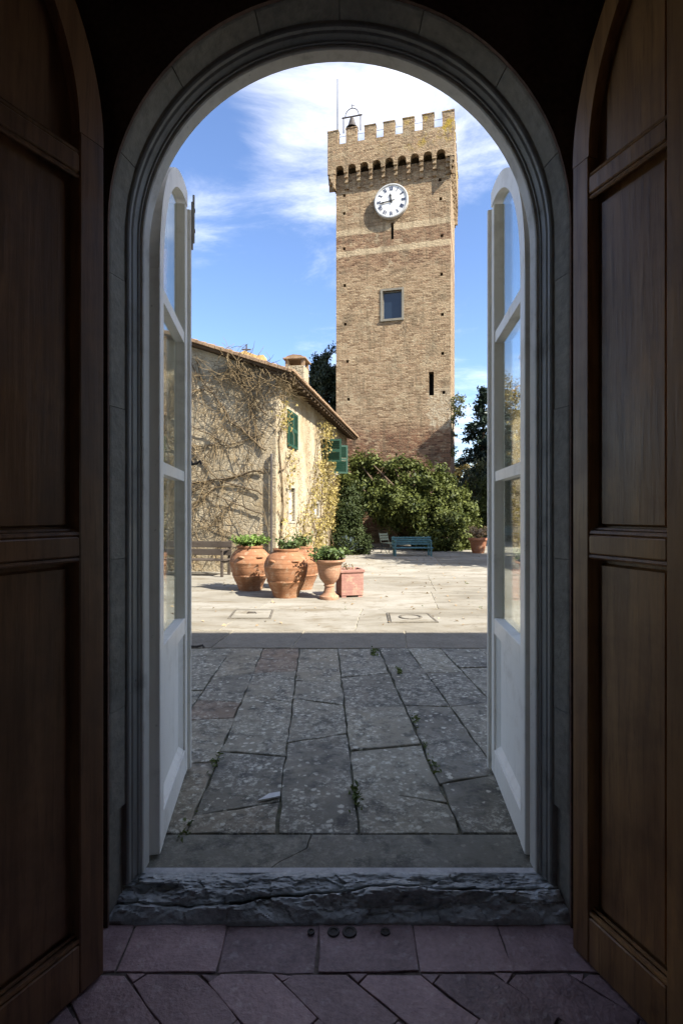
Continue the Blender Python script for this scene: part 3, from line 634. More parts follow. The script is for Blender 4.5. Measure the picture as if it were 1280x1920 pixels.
# white glazed leaves, opened outwards
def white_leaf(name, label, x, rz, sg):
    t = thing(name, label, 'door leaf', (x, 2.33, 0), rz, 'white glazed leaves of the outer door')
    w, th, zc, ro = 0.80, 0.062, 2.67, 0.80; st = 0.085
    def part(nm, mb, mat=M_WHITE, par=None):
        if sg < 0: mb.v = [(a, -b_, c) for a, b_, c in mb.v]
        return mb.build(nm, mat, par or t)
    mb = MB(); mb.bbox(0, st, 0, th, 0.10, zc, .004); part('hinge_stile', mb)
    mb = MB(); mb.bbox(w-st, w, 0, th, 0.10, zc+0.69, .004); part('meeting_stile', mb)
    n = 22; mb = MB(); pr = []
    for i in range(n+1):
        a = math.pi-(math.pi/2)*i/n*1.0
        pr.append((a,))
    for i in range(n):
        a0, a1 = pr[i][0], pr[i+1][0]
        q = [(w+ro*math.cos(a0), zc+ro*math.sin(a0)), (w+ro*math.cos(a1), zc+ro*math.sin(a1)), (w+(ro-st)*math.cos(a1), zc+(ro-st)*math.sin(a1)), (w+(ro-st)*math.cos(a0), zc+(ro-st)*math.sin(a0))]
        q = [(max(0, a), b_) for a, b_ in q]
        mb.prism(q, 0.001, th-.001)
    part('arch_rail', mb)
    for z0, z1 in ((2.565, 2.625), (1.775, 1.83)):
        mb = MB(); mb.prism([(st, z0), (w-st, z0), (w-st, z1), (st, z1)], 0.008, th-.004); part('glazing_bar', mb)
    mb = MB(); mb.bbox(st, w-st, .002, th-.002, .905, .995, .004); part('lock_rail', mb)
    mb = MB(); mb.bbox(st, w-st, .002, th-.002, .10, .245, .004); part('bottom_rail', mb)
    # fielded lower panel with sloped borders
    a, b_, z0, z1, k = st, w-st, .245, .905, .035
    mb = MB(); vs = [(a, .012, z0), (b_, .012, z0), (b_, .012, z1), (a, .012, z1), (a+k, .034, z0+k), (b_-k, .034, z0+k), (b_-k, .034, z1-k), (a+k, .034, z1-k), (a, .05, z0), (b_, .05, z0), (b_, .05, z1), (a, .05, z1)]
    mb.add(vs, [(4, 5, 6, 7), (0, 1, 5, 4), (1, 2, 6, 5), (2, 3, 7, 6), (3, 0, 4, 7), (8, 9, 10, 11), (0, 1, 9, 8), (2, 3, 11, 10), (1, 2, 10, 9), (3, 0, 8, 11)]); part('panel', mb)
    y = th-.012
    for z0, z1 in ((.995, 1.775), (1.83, 2.565)):
        mb = MB(); mb.box(st-.005, w-st+.005, y-.002, y+.002, z0-.005, z1+.005); part('pane', mb, M_GLASS)
    ri = ro-st+.01
    poly = [(w-st+.005, 2.62)]+[(w+ri*math.cos(a), zc+ri*math.sin(a)) for a in np.linspace(math.pi*0.5+.12, math.pi, 16)]+[(w-ri, 2.62)]
    mb = MB(); mb.prism(poly, y-.002, y+.002); part('pane', mb, M_GLASS)
    mb = MB(); mb.bbox(w-.012, w+.010, -.020, th*0.6, 0.10, zc+0.70, .004); part('astragal', mb)
    return t, part, w
t, part, w = white_leaf('door_leaf', 'white glazed arched door leaf opened outwards, at the house side, with iron bolt', -0.792, math.atan2(.99, -.134), 1)
mb = MB(); mb.bbox(w-.004, w+.010, -.030, -.019, 3.14, 3.42, .002); mb.tube([(w+.003, -.033, 3.18), (w+.003, -.033, 3.46)], .007, 6); mb.box(w-.003, w+.009, -.042, -.021, 3.24, 3.26); mb.box(w-.003, w+.009, -.042, -.021, 3.36, 3.38); part('bolt', mb, mat_paint('dull_bolt_paint', (0.30, 0.29, 0.26), 0.5))
mb = MB(); mb.tube([(w+.004, -.015, 1.9), (w+.004, -.024, 1.88), (w+.004, -.05, 1.885), (w+.004, -.07, 1.9), (w+.004, -.075, 1.88)], .008, 6); part('hook', mb, M_IRON)
mb = MB(); mb.tube([(w+.004, -.015, .81), (w+.004, -.05, .808), (w+.004, -.085, .815), (w+.004, -.092, .80)], .007, 6); part('hook', mb, M_IRON)
white_leaf('door_leaf', 'white glazed arched door leaf opened outwards, at the trees and flowerpot side', 0.800, math.atan2(.9956, .094), -1)

# heavy dark wooden leaves, folded back into the room
def dark_leaf(name, label, x, y, ang, sg, st, wd, cols):
    t = thing(name, label, 'door leaf', (x, y, 0.006), ang, 'dark wooden leaves of the inner door')
    zc, ro, th, rec = 2.85, 0.86, 0.06, 0.042
    def part(nm, mb):
        if sg < 0: mb.v = [(a, -b_, c) for a, b_, c in mb.v]
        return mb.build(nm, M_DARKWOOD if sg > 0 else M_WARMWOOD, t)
    arc = lambda r, u: zc+math.sqrt(max(0, r*r-(ro-u)**2))           # height of an arc concentric with the leaf top, at distance u from the hinge
    mb = MB(); mb.bbox(0, st, -th, 0, 0, zc, .004); part('hinge_stile', mb)
    mb = MB(); n = 26
    for i in range(n):
        a0, a1 = math.pi-(math.pi/2)*i/n, math.pi-(math.pi/2)*(i+1)/n
        mb.prism([(ro+r*math.cos(a), zc+r*math.sin(a)) for r, a in ((ro, a0), (ro, a1), (ro-st, a1), (ro-st, a0))], -th+.001, -.001)
    part('arch_rail', mb)
    bounds = [st]+cols+[wd]
    for c in cols+[wd-0.0]:
        mb = MB(); mb.bbox(c, c+0.075, -th, -.0005, 0, arc(ro-st, c+.03)+.03, .004); part('stile', mb)
    edges = [(st, cols[0] if cols else wd)]
    for i, c in enumerate(cols): edges.append((c+.075, cols[i+1] if i+1 < len(cols) else wd))
    rails = ((0.0, 0.165), (1.447, 1.512), (2.715, 2.775))
    for a, b_ in edges:
        for z0, z1 in rails:
            mb = MB(); mb.bbox(a, b_, -th, -.0015, z0, z1, .004); part('rail', mb)
            mb = MB()                                                  # bead along the rail
            if z0 > 0.1: mb.tube([(a, -.012, z0-.010), (b_, -.012, z0-.010)], .0085, 6)
            mb.tube([(a, -.014, z1+.009), (b_, -.014, z1+.009)], .0095, 6)
            mb.tube([(a, -.027, z1+.022), (b_, -.027, z1+.022)], .006, 6); part('bead', mb)
        for z0, z1 in ((.165, 1.447), (1.512, 2.715)):
            k = 0.022; mb = MB()
            vs = [(a, -rec-.006, z0), (b_, -rec-.006, z0), (b_, -rec-.006, z1), (a, -rec-.006, z1), (a+k, -rec-.006, z0+k*1.5), (b_-k, -rec-.006, z0+k*1.5), (b_-k, -rec-.006, z1-k*1.5), (a+k, -rec-.006, z1-k*1.5)]
            vs += [(p[0]+dx, -rec+.010, p[2]+dz) for p, dx, dz in zip(vs[4:8], (.008, -.008, -.008, .008), (.008, .008, -.008, -.008))]
            mb.add(vs, [(8, 9, 10, 11)]+[(i, (i+1) % 4, (i+1) % 4+4, i+4) for i in range(4)]+[(i+4, (i+1) % 4+4, (i+1) % 4+8, i+8) for i in range(4)]); mb.box(a, b_, -th+.002, -th+.006, z0, z1); part('panel', mb)
        us = np.linspace(a, b_, 12); top = [(u, arc(ro-st+.005, u)) for u in us if ro-st+.005 > ro-u]
        if len(top) > 2:
            mb = MB(); mb.prism([(top[0][0], 2.77), (b_, 2.77)]+top[::-1], -th+.002, -rec); part('panel', mb)
            k = .03; us2 = np.linspace(a+k, b_-k, 12); top = [(u, arc(ro-st-k, u)) for u in us2 if ro-st-k > ro-u]
            if len(top) > 2: mb = MB(); mb.prism([(top[0][0], 2.77+k*1.4), (b_-k, 2.77+k*1.4)]+top[::-1], -rec-.002, -rec+.010); part('raised_field', mb)
    return t
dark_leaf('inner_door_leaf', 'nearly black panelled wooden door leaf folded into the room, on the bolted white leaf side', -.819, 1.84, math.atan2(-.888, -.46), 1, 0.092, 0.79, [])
dark_leaf('inner_door_leaf', 'brown panelled wooden door leaf folded into the room, lighter and warmer than its pair', .844, 1.95, math.atan2(-.941, .339), -1, 0.074, 0.79, [0.375])

# ------------------------------------------------------------------ tower
TW, TL = 5.47, 4.5; TH = -14.25
tower = thing('clock_tower', 'tall tan brick clock tower with battlements and a white clock', 'tower', (-.26, 26.0, 0.03), R(TH))
ct, sn = math.cos(R(TH)), math.sin(R(TH))
def tw(px, py):
    q = (px-640)/F; u = (26*q+.26)/(ct-q*sn); d = 26+sn*u
    return u, H-(py-960)/F*d-0.03
ZT = 17.95
# shaft with openings cut in the front face
uw0, zw1 = tw(717, 546); uw1, zw0 = tw(753, 596); us0, zs1 = tw(803.5, 697); us1, zs0 = tw(813, 741)
ub0, zb1 = tw(732.5, 417); ub1, zb0 = tw(737.5, 448)
holes = [(uw0, uw1, zw0, zw1, .3), (us0, us1, zs0, zs1, .5), (ub0, ub1, zb0, zb1, .35)]
for px, py in ((645, 366), (645, 399.5), (645, 466), (646, 535), (647, 607.5), (651, 677.5), (653, 748.5), (824.5, 336.5), (826, 372), (828, 441), (827.5, 513.5), (829, 589), (829.5, 662), (831.5, 735.5)):
    u, z = tw(px, py); holes.append((u-.065, u+.065, z-.07, z+.07, .3))
def pierced(mb, x0, x1, z0, z1, holes, depth):
    X = sorted({x0, x1, *[h[0] for h in holes], *[h[1] for h in holes]}); Z = sorted({z0, z1, *[h[2] for h in holes], *[h[3] for h in holes]})
    for i in range(len(X)-1):
        for j in range(len(Z)-1):
            cxm, czm = (X[i]+X[i+1])/2, (Z[j]+Z[j+1])/2
            if any(h[0] < cxm < h[1] and h[2] < czm < h[3] for h in holes): continue
            mb.add([(X[i], 0, Z[j]), (X[i+1], 0, Z[j]), (X[i+1], 0, Z[j+1]), (X[i], 0, Z[j+1])], [(0, 1, 2, 3)])
    for a, b_, c, d, dp in holes:
        mb.add([(a, 0, c), (b_, 0, c), (b_, 0, d), (a, 0, d), (a, dp, c), (b_, dp, c), (b_, dp, d), (a, dp, d)], [(0, 1, 5, 4), (1, 2, 6, 5), (2, 3, 7, 6), (3, 0, 4, 7)])
        mb.add([(a, dp, c), (b_, dp, c), (b_, dp, d), (a, dp, d)], [(0, 1, 2, 3)], 1)
mb = MB(); pierced(mb, 0, TW, -.1, ZT, holes, .3)
mb.add([(0, 0, -.1), (0, TL, -.1), (0, TL, ZT), (0, 0, ZT)], [(0, 1, 2, 3)]); mb.add([(TW, 0, -.1), (TW, TL, -.1), (TW, TL, ZT), (TW, 0, ZT)], [(0, 1, 2, 3)]); mb.add([(0, TL, -.1), (TW, TL, -.1), (TW, TL, ZT), (0, TL, ZT)], [(0, 1, 2, 3)])
def keep(mb, nm, mats, par):                             # build without normal recalculation troubles: welded duplicates are fine
    return mb.build(nm, mats, par)
keep(mb, 'shaft', [M_BRICK, M_DARK], tower)
# overhanging parapet on corbel arches, four sides
pr = 0.34; prr = 0.17; LW, LD = TW+pr+prr, TL+2*pr
def side(M, length, nar, pr=pr):
    pitch = length/(nar+1); r = pitch*0.345
    mb = MB(); z0, zt = 17.85, 19.25
    for i in range(nar+1):                               # corbel piers between the arches, and the wall over them
        pass
    poly = [(0, z0)]
    for i in range(nar):
        c = pitch*(i+1); zs = z0+.16
        poly.append((c-r, z0))
        poly += [(c-r*math.cos(a), zs+r*math.sin(a)) for a in np.linspace(0, math.pi, 9)]
        poly.append((c+r, z0))
    poly += [(length, z0), (length, zt), (0, zt)]
    # split the concave polygon in vertical strips
    strips = [(0, pitch-r)]
    for i in range(nar):
        c = pitch*(i+1); strips.append((c+r, pitch*(i+2)-r if i < nar-1 else length))
    for a, b_ in strips: mb.prism([(a, z0), (b_, z0), (b_, zt), (a, zt)], 0, .3, M)
    for i in range(nar):
        c = pitch*(i+1); an = np.linspace(0, math.pi, 9)
        for k in range(8):
            xa, xb = c-r*math.cos(an[k]), c-r*math.cos(an[k+1])
            mb.prism([(xa, z0+.16+r*math.sin(an[k])), (xb, z0+.16+r*math.sin(an[k+1])), (xb, zt), (xa, zt)], 0, .3, M)
    mb.build('parapet', M_BRICK, tower)
    for i in range(nar+1):
        a = pitch*(i)+ (r if i else 0); b_ = pitch*(i+1)-r if i < nar else length
        if i == nar: a, b_ = pitch*nar+r, length
        a += .01; b_ -= .01
        m2 = MB()
        for (d0, d1, za, zb_) in ((pr*.22, pr+.01, 17.66, 17.85), (pr*.47, pr+.01, 17.46, 17.66), (pr*.74, pr+.01, 17.2, 17.46)):
            m2.prism([(a, za), (b_, za), (b_, zb_), (a, zb_)], d0, d1, M)
        m2.build('corbel', M_BRICK, tower)
    mw = .53; gap = (length-7*mw)/6
    for i in range(7):
        a = i*(mw+gap); j = rng.uniform(-.02, .02)
        m2 = MB(); m2.prism([(a, 19.25), (a+mw, 19.25), (a+mw, 19.90+j), (a+mw*.5, 19.915+j), (a, 19.90+j)], .002, .298, M)
        m2.prism([(a-.02, 19.905+j), (a+mw+.02, 19.905+j), (a+mw+.02, 19.95+j), (a-.02, 19.95+j)], -.018, .318, M); m2.build('merlon', M_BRICK, tower)
side(Matrix.Translation((-pr, -pr, 0)), LW, 9)
side(Matrix.Translation((TW+prr, -pr+.004, 0)) @ Matrix.Rotation(R(90), 4, 'Z'), LD-.008, 8, prr)
side(Matrix.Translation((-pr, TL+pr-.004, 0)) @ Matrix.Rotation(R(-90), 4, 'Z'), LD-.008, 8)
side(Matrix.Translation((TW+prr, TL+pr, 0)) @ Matrix.Rotation(R(180), 4, 'Z'), LW, 9)
mb = MB(); mb.box(-pr+.3, TW+prr-.3, -pr+.3, TL+pr-.3, 18.5, 18.7); mb.build('roof_deck', M_BRICK, tower)
# window
wf = MB(); k = .10
for a, b_, c, d in ((uw0-k, uw1+k, zw1, zw1+k), (uw0-k, uw1+k, zw0-k, zw0), (uw0-k, uw0, zw0, zw1), (uw1, uw1+k, zw0, zw1)): wf.box(a, b_, -.03 if c != zw0-k else -.07, .06, c, d)
wfo = wf.build('window', mat_mottled('tower_window_stone', (0.13, 0.12, 0.095), (0.22, 0.20, 0.16), 4, 0.85, 0.2, 0.4), tower)
mb = MB(); mb.box(uw0, uw1, .16, .17, zw0, zw1)
mdk, ntd, bd = mat_base('dark_window_glass', 0.08, 0.6); bd.inputs['Base Color'].default_value = (0.012, 0.02, 0.032, 1); mb.build('pane', mdk, wfo)
mb = MB()
for a, b_, c, d in ((uw0, uw0+.045, zw0, zw1), (uw1-.045, uw1, zw0, zw1), (uw0+.045, uw1-.045, zw1-.05, zw1), (uw0+.045, uw1-.045, zw0, zw0+.05)): mb.box(a, b_, .12, .158, c, d)
mb.build('sash', mat_paint('grey_sash_paint', (0.10, 0.105, 0.10), 0.6), wfo)
# clock
uc, zcl = tw(734, 380); rc = 0.775
clock = bpy.data.objects.new('clock', None); COL.objects.link(clock); clock.parent = tower; clock.location = (uc, -.13, zcl)
RX = Matrix.Rotation(R(90), 4, 'X')
mb = MB(); mb.lathe([(rc-.05, .0), (rc-.05, .065), (rc-.035, .085), (rc, .09), (rc+.03, .075), (rc+.035, .05), (rc+.03, -.12)], 64, RX); mb.build('rim', mat_mottled('clock_rim_metal', (0.30, 0.30, 0.29), (0.45, 0.45, 0.43), 6, 0.45, 0.5, 0.1), clock, smooth='auto')
mb = MB(); mb.lathe([(0.0005, .05), (rc-.04, .05)], 64, RX); mb.build('dial', M_CLOCK, clock)
rom = ['XII', 'I', 'II', 'III', 'IIII', 'V', 'VI', 'VII', 'VIII', 'IX', 'X', 'XI']
for i, s_ in enumerate(rom):
    hgt = .185; wds = {'I': .042, 'V': .095, 'X': .10}; tot = sum(wds[c] for c in s_); x = -tot/2; m2 = MB()
    Mr = Matrix.Rotation(R(30*i), 4, 'Y') @ Matrix.Translation((0, 0, rc-.19))
    for c in s_:
        w_ = wds[c]
        def bar(x0, z0, x1, z1, tk):
            d = Vector((x1-x0, 0, z1-z0)); nrm = Vector((d.z, 0, -d.x)).normalized()*tk*.5
            q = [Vector((x0, 0, z0))-nrm, Vector((x1, 0, z1))-nrm, Vector((x1, 0, z1))+nrm, Vector((x0, 0, z0))+nrm]
            m2.prism([(p.x, p.z) for p in q], -.061, -.052, Mr)
        h2 = hgt/2
        if c == 'I': bar(x+w_/2, -h2, x+w_/2, h2, .024)
        if c == 'V': bar(x+.012, h2, x+w_/2, -h2, .026); bar(x+w_/2, -h2, x+w_-.012, h2, .012)
        if c == 'X': bar(x+.014, h2, x+w_-.014, -h2, .026); bar(x+.014, -h2, x+w_-.014, h2, .012)
        x += w_
    m2.build('numeral', M_NUM, clock)
def hand(nm, ang, ln, wd, tail, yy):
    Mr = Matrix.Rotation(R(ang), 4, 'Y'); m2 = MB()
    m2.prism([(-wd*.35, -tail), (wd*.35, -tail), (wd*.5, 0), (wd*.5, ln*.55), (wd*.95, ln*.68), (0, ln), (-wd*.95, ln*.68), (-wd*.5, ln*.55), (-wd*.5, 0)], yy, yy+.006, Mr); m2.build(nm, M_HAND, clock)
hand('hour_hand', 352, .36, .062, .12, -.075); hand('minute_hand', 262, .58, .05, .17, -.085)
mb = MB(); mb.lathe([(.0005, .095), (.05, .092), (.055, .052)], 20, RX); mb.build('hub', M_HAND, clock)

# bell frame and rod on the battlements (own things standing on the tower)
def tworld(u, y, z): return Vector((-.26+ct*u-sn*y, 26+sn*u+ct*y, z+.03))
ub, _ = tw(660, 240)
bp = tworld(ub+.02, -.12, 19.95)
bell = thing('bell', 'small dark bell hung in an iron frame over a merlon', 'bell', bp, R(TH))
mb = MB()
for x in (-.42, .42): mb.tube([(x, 0, -.05), (x, 0, .72)], .028, 8)
mb.tube([(-.5, 0, .68), (.5, 0, .68)], .035, 8); mb.tube([(-.33*math.cos(a)*1.0, 0, .72+.36*math.sin(a)) for a in np.linspace(0, math.pi, 14)], .022, 6)
mb.tube([(0, 0, 1.07), (.02, 0, 1.30)], .016, 6); mb.tube([(-.1, 0, 1.2), (.14, 0, 1.2)], .012, 6); mb.build('bell_frame', M_IRON, bell)
mb = MB(); mb.lathe([(.0005, .62), (.06, .62), (.10, .57), (.14, .44), (.18, .28), (.25, .16), (.30, .10), (.28, .09), (.2, .14)], 24); mb.build('bell_body', M_IRON, bell, smooth=True)
mb = MB(); mb.tube([(0, 0, .3), (0, 0, .08)], [.02, .045], 8); mb.build('clapper', M_IRON, bell)
up_, _ = tw(633, 265); rp = tworld(up_, -.05, 19.25)
mb = MB(); mb.tube([(0, 0, 0), (0, 0, 3.4)], [.035, .022], 6); o = mb.build('lightning_rod', mat_mottled('grey_metal', (0.06, 0.06, 0.06), (0.10, 0.10, 0.10), 8, 0.5, 0.5, 0), loc=rp)
o['label'] = 'thin grey lightning rod rising from the tower battlements'; o['category'] = 'lightning rod'
mb = MB(); a, b_ = tworld(-.2, -.15, 19.72), tworld(TW+.2, -.15, 19.72); c = (a+b_)/2
mb.tube([a-c, b_-c], .009, 5); o = mb.build('wire', M_IRON, loc=c); o['label'] = 'thin safety wire strung between the tower merlons'; o['category'] = 'wire'
# plant on the tower corner
def blob_leaves(blobs, n, size, clump=0.35, nclump=60, aspect=2.0, spread=0.7):
    out = []
    vol = np.array([b[3]**2 if len(b) == 4 else (b[3]*b[5]) for b in blobs]); vol = vol/vol.sum()
    for b, f in zip(blobs, vol):
        c = np.array(b[:3]); rad = np.array([b[3]]*3) if len(b) == 4 else np.array(b[3:6])
        k = max(5, int(nclump*f)); d = nrg.normal(0, 1, (k, 3)); d /= np.linalg.norm(d, axis=1)[:, None]
        cc = c+d*rad*nrg.uniform(0.68, 1.06, (k, 1)); m = max(1, int(n*f/k))
        cr_ = clump*nrg.uniform(0.5, 1.3, (k, 1, 1))
        pts = (cc[:, None, :]+nrg.normal(0, 0.5, (k, m, 3))*cr_).reshape(-1, 3)
        nn = np.repeat(d, m, 0)*np.array([1, 1, 1.0])+np.array([0, 0, .35])
        out.append(leaf_quads(pts, nn, size, aspect, spread))
    return np.concatenate(out)
tp = tworld(TW+.05, .35, 6.3)
pl = thing('wall_plant', 'scruffy plant rooted high on the tower corner', 'plant', tp)
quads_obj('leaves', blob_leaves([(.25, 0, .35, .38), (.35, 0, 0, .22), (.1, 0, -.35, .25), (.05, .1, -1.1, .2), (.05, .1, -1.9, .22)], 900, .13, .18, 50), M_OLIVE, pl)
mb = MB(); mb.tube([(-.05, 0, -2), (.03, .05, -1), (.12, 0, 0), (.3, 0, .4)], [.03, .03, .025, .01], 5); mb.build('stem', M_BARK, pl)

# ------------------------------------------------------------------ farmhouse
HR = -9.6; HX, HY = -1.62, 13.2
hc, hs = math.cos(R(HR)), math.sin(R(HR))
house = thing('farmhouse', 'old rendered stone farmhouse with tiled roof and green shutters', 'house', (HX, HY, 0.03), R(HR))
def hw(x, y, z): return Vector((HX+hc*x-hs*y, HY+hs*x+hc*y, z+.03))
LEN, RX0, PITCH, ZE = 11.2, -5.0, 0.343, 4.98       # side length, ridge, pitch, eave height
OV = 0.45
zroof = lambda x: ZE+PITCH*(OV-x) if x > RX0 else ZE+PITCH*(OV-RX0)-PITCH*(RX0-x)
def sy(px): q = (px-640)/F; return (HX-q*HY)/(q*hc+hs)          # along-wall distance of a picture column on the long side wall
def hz(px, py): y = sy(px); return H-(py-960)/F*(HY+hc*y)-.03
sw = []                                                            # side wall openings (y0,y1,z0,z1)
def opening(p0, p1, pt, pb):
    pm = (p0+p1)/2; return (sy(p0), sy(p1), hz(pm, pb), hz(pm, pt))
W1 = opening(537.5, 555.5, 773, 840); W2 = opening(618, 634, 838, 886); W3 = opening(541, 552, 915, 977); W4 = opening(588, 597, 944, 967)
mb = MB()
mb.add([(-9.5, 0, -.1), (0, 0, -.1), (0, 0, zroof(0)-.12), (RX0, 0, zroof(RX0)-.12), (-9.5, 0, zroof(-9.5)-.12)], [(0, 1, 2, 3, 4)]); mb.build('gable_wall', M_GABLE, house); mb = MB()
mb.add([(-9.5, LEN, -.1), (0, LEN, -.1), (0, LEN, zroof(0)-.12), (RX0, LEN, zroof(RX0)-.12), (-9.5, LEN, zroof(-9.5)-.12)], [(0, 1, 2, 3, 4)])
hl = [(a, b_, c, d, .22) for a, b_, c, d in (W1, W2, W3, W4)]
m3 = MB(); pierced(m3, 0, LEN, -.1, zroof(0)-.12, hl, .22)
mb.v0 = len(mb.v); b0 = len(mb.v); mb.v += [(-y, x, z) for x, y, z in m3.v]; mb.f += [tuple(b0+i for i in f) for f in m3.f]; mb.m += m3.m
mb.add([(-9.5, 0, -.1), (-9.5, LEN, -.1), (-9.5, LEN, zroof(-9.5)-.12), (-9.5, 0, zroof(-9.5)-.12)], [(0, 1, 2, 3)])
mb.build('wall', [M_WALL, M_DARK], house)
# roof boards, rafters, tiles
roof = MB()
for xa, xb in ((OV, RX0), (RX0, -9.95)):
    roof.prism([(xa, zroof(xa)-.10), (xb, zroof(xb)-.10), (xb, zroof(xb)-.04), (xa, zroof(xa)-.04)], -.22, LEN+.2)
roofo = roof.build('roof', M_RAFTER, house)
mb = MB(); nrow = 52
for i in range(nrow):
    y = -.17+(LEN+.34)*i/(nrow-1); n = 24
    for k in range(n):                                                # each row: overlapping half-round tiles up the slope
        x0 = OV+.07-(OV-RX0)*k/n; x1 = OV+.07-(OV-RX0)*(k+1.25)/n
        vs = []
        rr = .095+rng.uniform(-.006, .006); dz = rng.uniform(-.006, .006); dy = rng.uniform(-.008, .008)
        for x, r_, lift in ((x0, rr, .030), (x1, rr*.85, .006)):
            for a in np.linspace(0, math.pi, 6): vs.append((x, y+dy+r_*math.cos(a), zroof(min(x, OV))+lift-.02+dz+r_*.8*math.sin(a)-(x-OV if x > OV else 0)*PITCH))
        mb.add(vs, [(j, j+1, j+7, j+6) for j in range(5)]+[(0, 1, 2, 3, 4, 5)])
        if k == 0: mb.add([(x0-.01, y+.115+.09*math.cos(a), zroof(OV)+.01-.06*math.sin(a)) for a in np.linspace(0, math.pi, 6)]+[(x0-.5, y+.115+.09*math.cos(a), zroof(OV-.5)+.01-.06*math.sin(a)) for a in np.linspace(0, math.pi, 6)], [(j, j+1, j+7, j+6) for j in range(5)])
o = mb.build('roof_tiles', M_ROOF, roofo); o['kind'] = 'stuff'
mb = MB(); mb.prism([(RX0+.1, zroof(RX0+.1)+.0), (RX0-.15, zroof(RX0)+.0), (-9.95, zroof(-9.95)), (-9.95, zroof(-9.95)+.08), (RX0, zroof(RX0)+.12)], -.25, LEN+.2); mb.build('far_slope', M_ROOF, roofo)
for i in range(26):
    y = -.1+i*(LEN+.1)/25; mb = MB(); mb.prism([(OV-.03, zroof(OV-.03)-.19), (OV-.03, zroof(OV-.03)-.103), (-.25, zroof(-.25)-.103), (-.25, zroof(-.25)-.19)], y-.04, y+.04); mb.build('rafter', M_RAFTER, house)
# verge: a course of thin bricks under the tiles of the gable
n = 34
for i in range(n):
    xa = OV-(OV-RX0)*i/n; xb = OV-(OV-RX0)*(i+.93)/n; mb = MB()
    mb.prism([(xa, zroof(xa)-.035), (xb, zroof(xb)-.035), (xb, zroof(xb)+.035+rng.uniform(0, .02)), (xa, zroof(xa)+.035)], -.30-rng.uniform(0, .02), -.02); mb.build('verge_tile', M_ROOF, roofo)
# drainpipe at the corner
pts = [hw(-.10, -.07, 0.05), hw(-.10, -.07, 3.0)]; c = hw(-.10, -.07, 0)
mb = MB(); mb.tube([(0, 0, 0.06), (0, 0, 2.85), (0.0, 0.02, 3.0)], .035, 8)
for z in (.6, 1.6, 2.6): mb.tube([(0, 0, z-.02), (0, 0, z+.02)], .045, 8)
mb.v = [(-.10+x, -.075+y, z) for x, y, z in mb.v]; mb.build('drainpipe', M_IRON, house)
# shutters and windows on the long wall
def shutter(y0, y1, z0, z1, M, nsl):
    sh = bpy.data.objects.new('shutter', None); COL.objects.link(sh); sh.parent = house; sh.matrix_local = M
    w_ = y1-y0; h_ = z1-z0; fr = MB(); s_ = min(.07, w_*.14)
    for a, b_, c, d in ((0, s_, 0, h_), (w_-s_, w_, 0, h_), (s_, w_-s_, 0, s_), (s_, w_-s_, h_-s_, h_), (s_, w_-s_, h_*.5-s_*.7, h_*.5+s_*.7)): fr.box(a, b_, -.02, .02, c, d)
    fr.build('frame', M_GREEN, sh)
    sl = None
    for i in range(nsl):
        z = s_+(h_-2*s_)*(i+.5)/nsl
        if abs(z-h_*.5) < s_*.6: continue
        if sl is None:
            m2 = MB(); m2.box(s_, w_-s_, -.004, .004, -.045, .045, Matrix.Rotation(R(30), 4, 'X')); o = m2.build('slat', M_GREEN, sh); sl = o.data; o.location = (0, 0, z)
        else:
            o = bpy.data.objects.new('slat', sl); COL.objects.link(o); o.parent = sh; o.location = (0, 0, z)
    return sh
Ry = Matrix.Rotation(R(90), 4, 'Z')
y0, y1, z0, z1 = W1; ym = (y0+y1)/2
shutter(y0, ym, z0, z1, Matrix.Translation((.035, y0, z0)) @ Ry, 16); shutter(ym+.006, y1, z0, z1, Matrix.Translation((.035, ym+.006, z0)) @ Ry, 16)
y0, y1, z0, z1 = W2
shutter(0, .66, 0, .80, Matrix.Translation((.03, sy(603), z0+.20)) @ Matrix.Rotation(R(6), 4, 'Z'), 10)
shutter(0, .62, 0, 1.10, Matrix.Translation((.03, sy(622), z0-.06)) @ Matrix.Rotation(R(30), 4, 'Z'), 14)
for (y0, y1, z0, z1), nb in ((W3, 3), (W4, 2), (W2, 1)):
    wn = MB(); k = .06
    for a, b_, c, d in ((y0-k, y1+k, z1, z1+k), (y0-k, y1+k, z0-k, z0), (y0-k, y0, z0, z1), (y1, y1+k, z0, z1)): wn.box(-.06, .02, a, b_, c, d)
    wo = wn.build('window', M_STONEFRAME, house)
    mb = MB(); mb.box(-.14, -.13, y0, y1, z0, z1); mb.build('pane', mdk, wo)
    mb = MB()
    for i in range(nb+1): y = y0+(y1-y0)*i/nb; mb.box(-.125, -.09, y-.022, y+.022, z0, z1)
    for i in range(nb*2): z = z0+(z1-z0)*(i+.5)/(nb*2); mb.box(-.12, -.095, y0, y1, z-.018, z+.018)
    mb.build('sash', M_WHITE, wo)
# chimney
ch = bpy.data.objects.new('chimney', None); COL.objects.link(ch); ch.parent = roofo
yc = 3.2; xcx = 0.0
cq = -0.083
# find the place on the roof seen at picture column 557
yc = 2.6
xcx = (cq*(HY+hc*yc)-HX+hs*yc)/(hc-cq*hs)
zb_ = zroof(xcx)-.25; zt_ = H+(960-692)/F*(HY+hc*yc+hs*xcx)
ch.location = (xcx, yc, 0)
mb = MB(); mb.bbox(-.28, .28, -.3, .3, zb_, zt_, .01); mb.build('stack', M_GABLE, ch)
mb = MB()
for x in (-.24, .24):
    for y in (-.25, .25): mb.box(x-.045, x+.045, y-.045, y+.045, zt_, zt_+.18)
mb.bbox(-.34, .34, -.36, .36, zt_+.18, zt_+.235, .01); mb.prism([(-.30, zt_+.235), (.30, zt_+.235), (.18, zt_+.30), (-.05, zt_+.33), (-.22, zt_+.29)], -.3, .3); mb.build('cap', M_ROOF, ch)
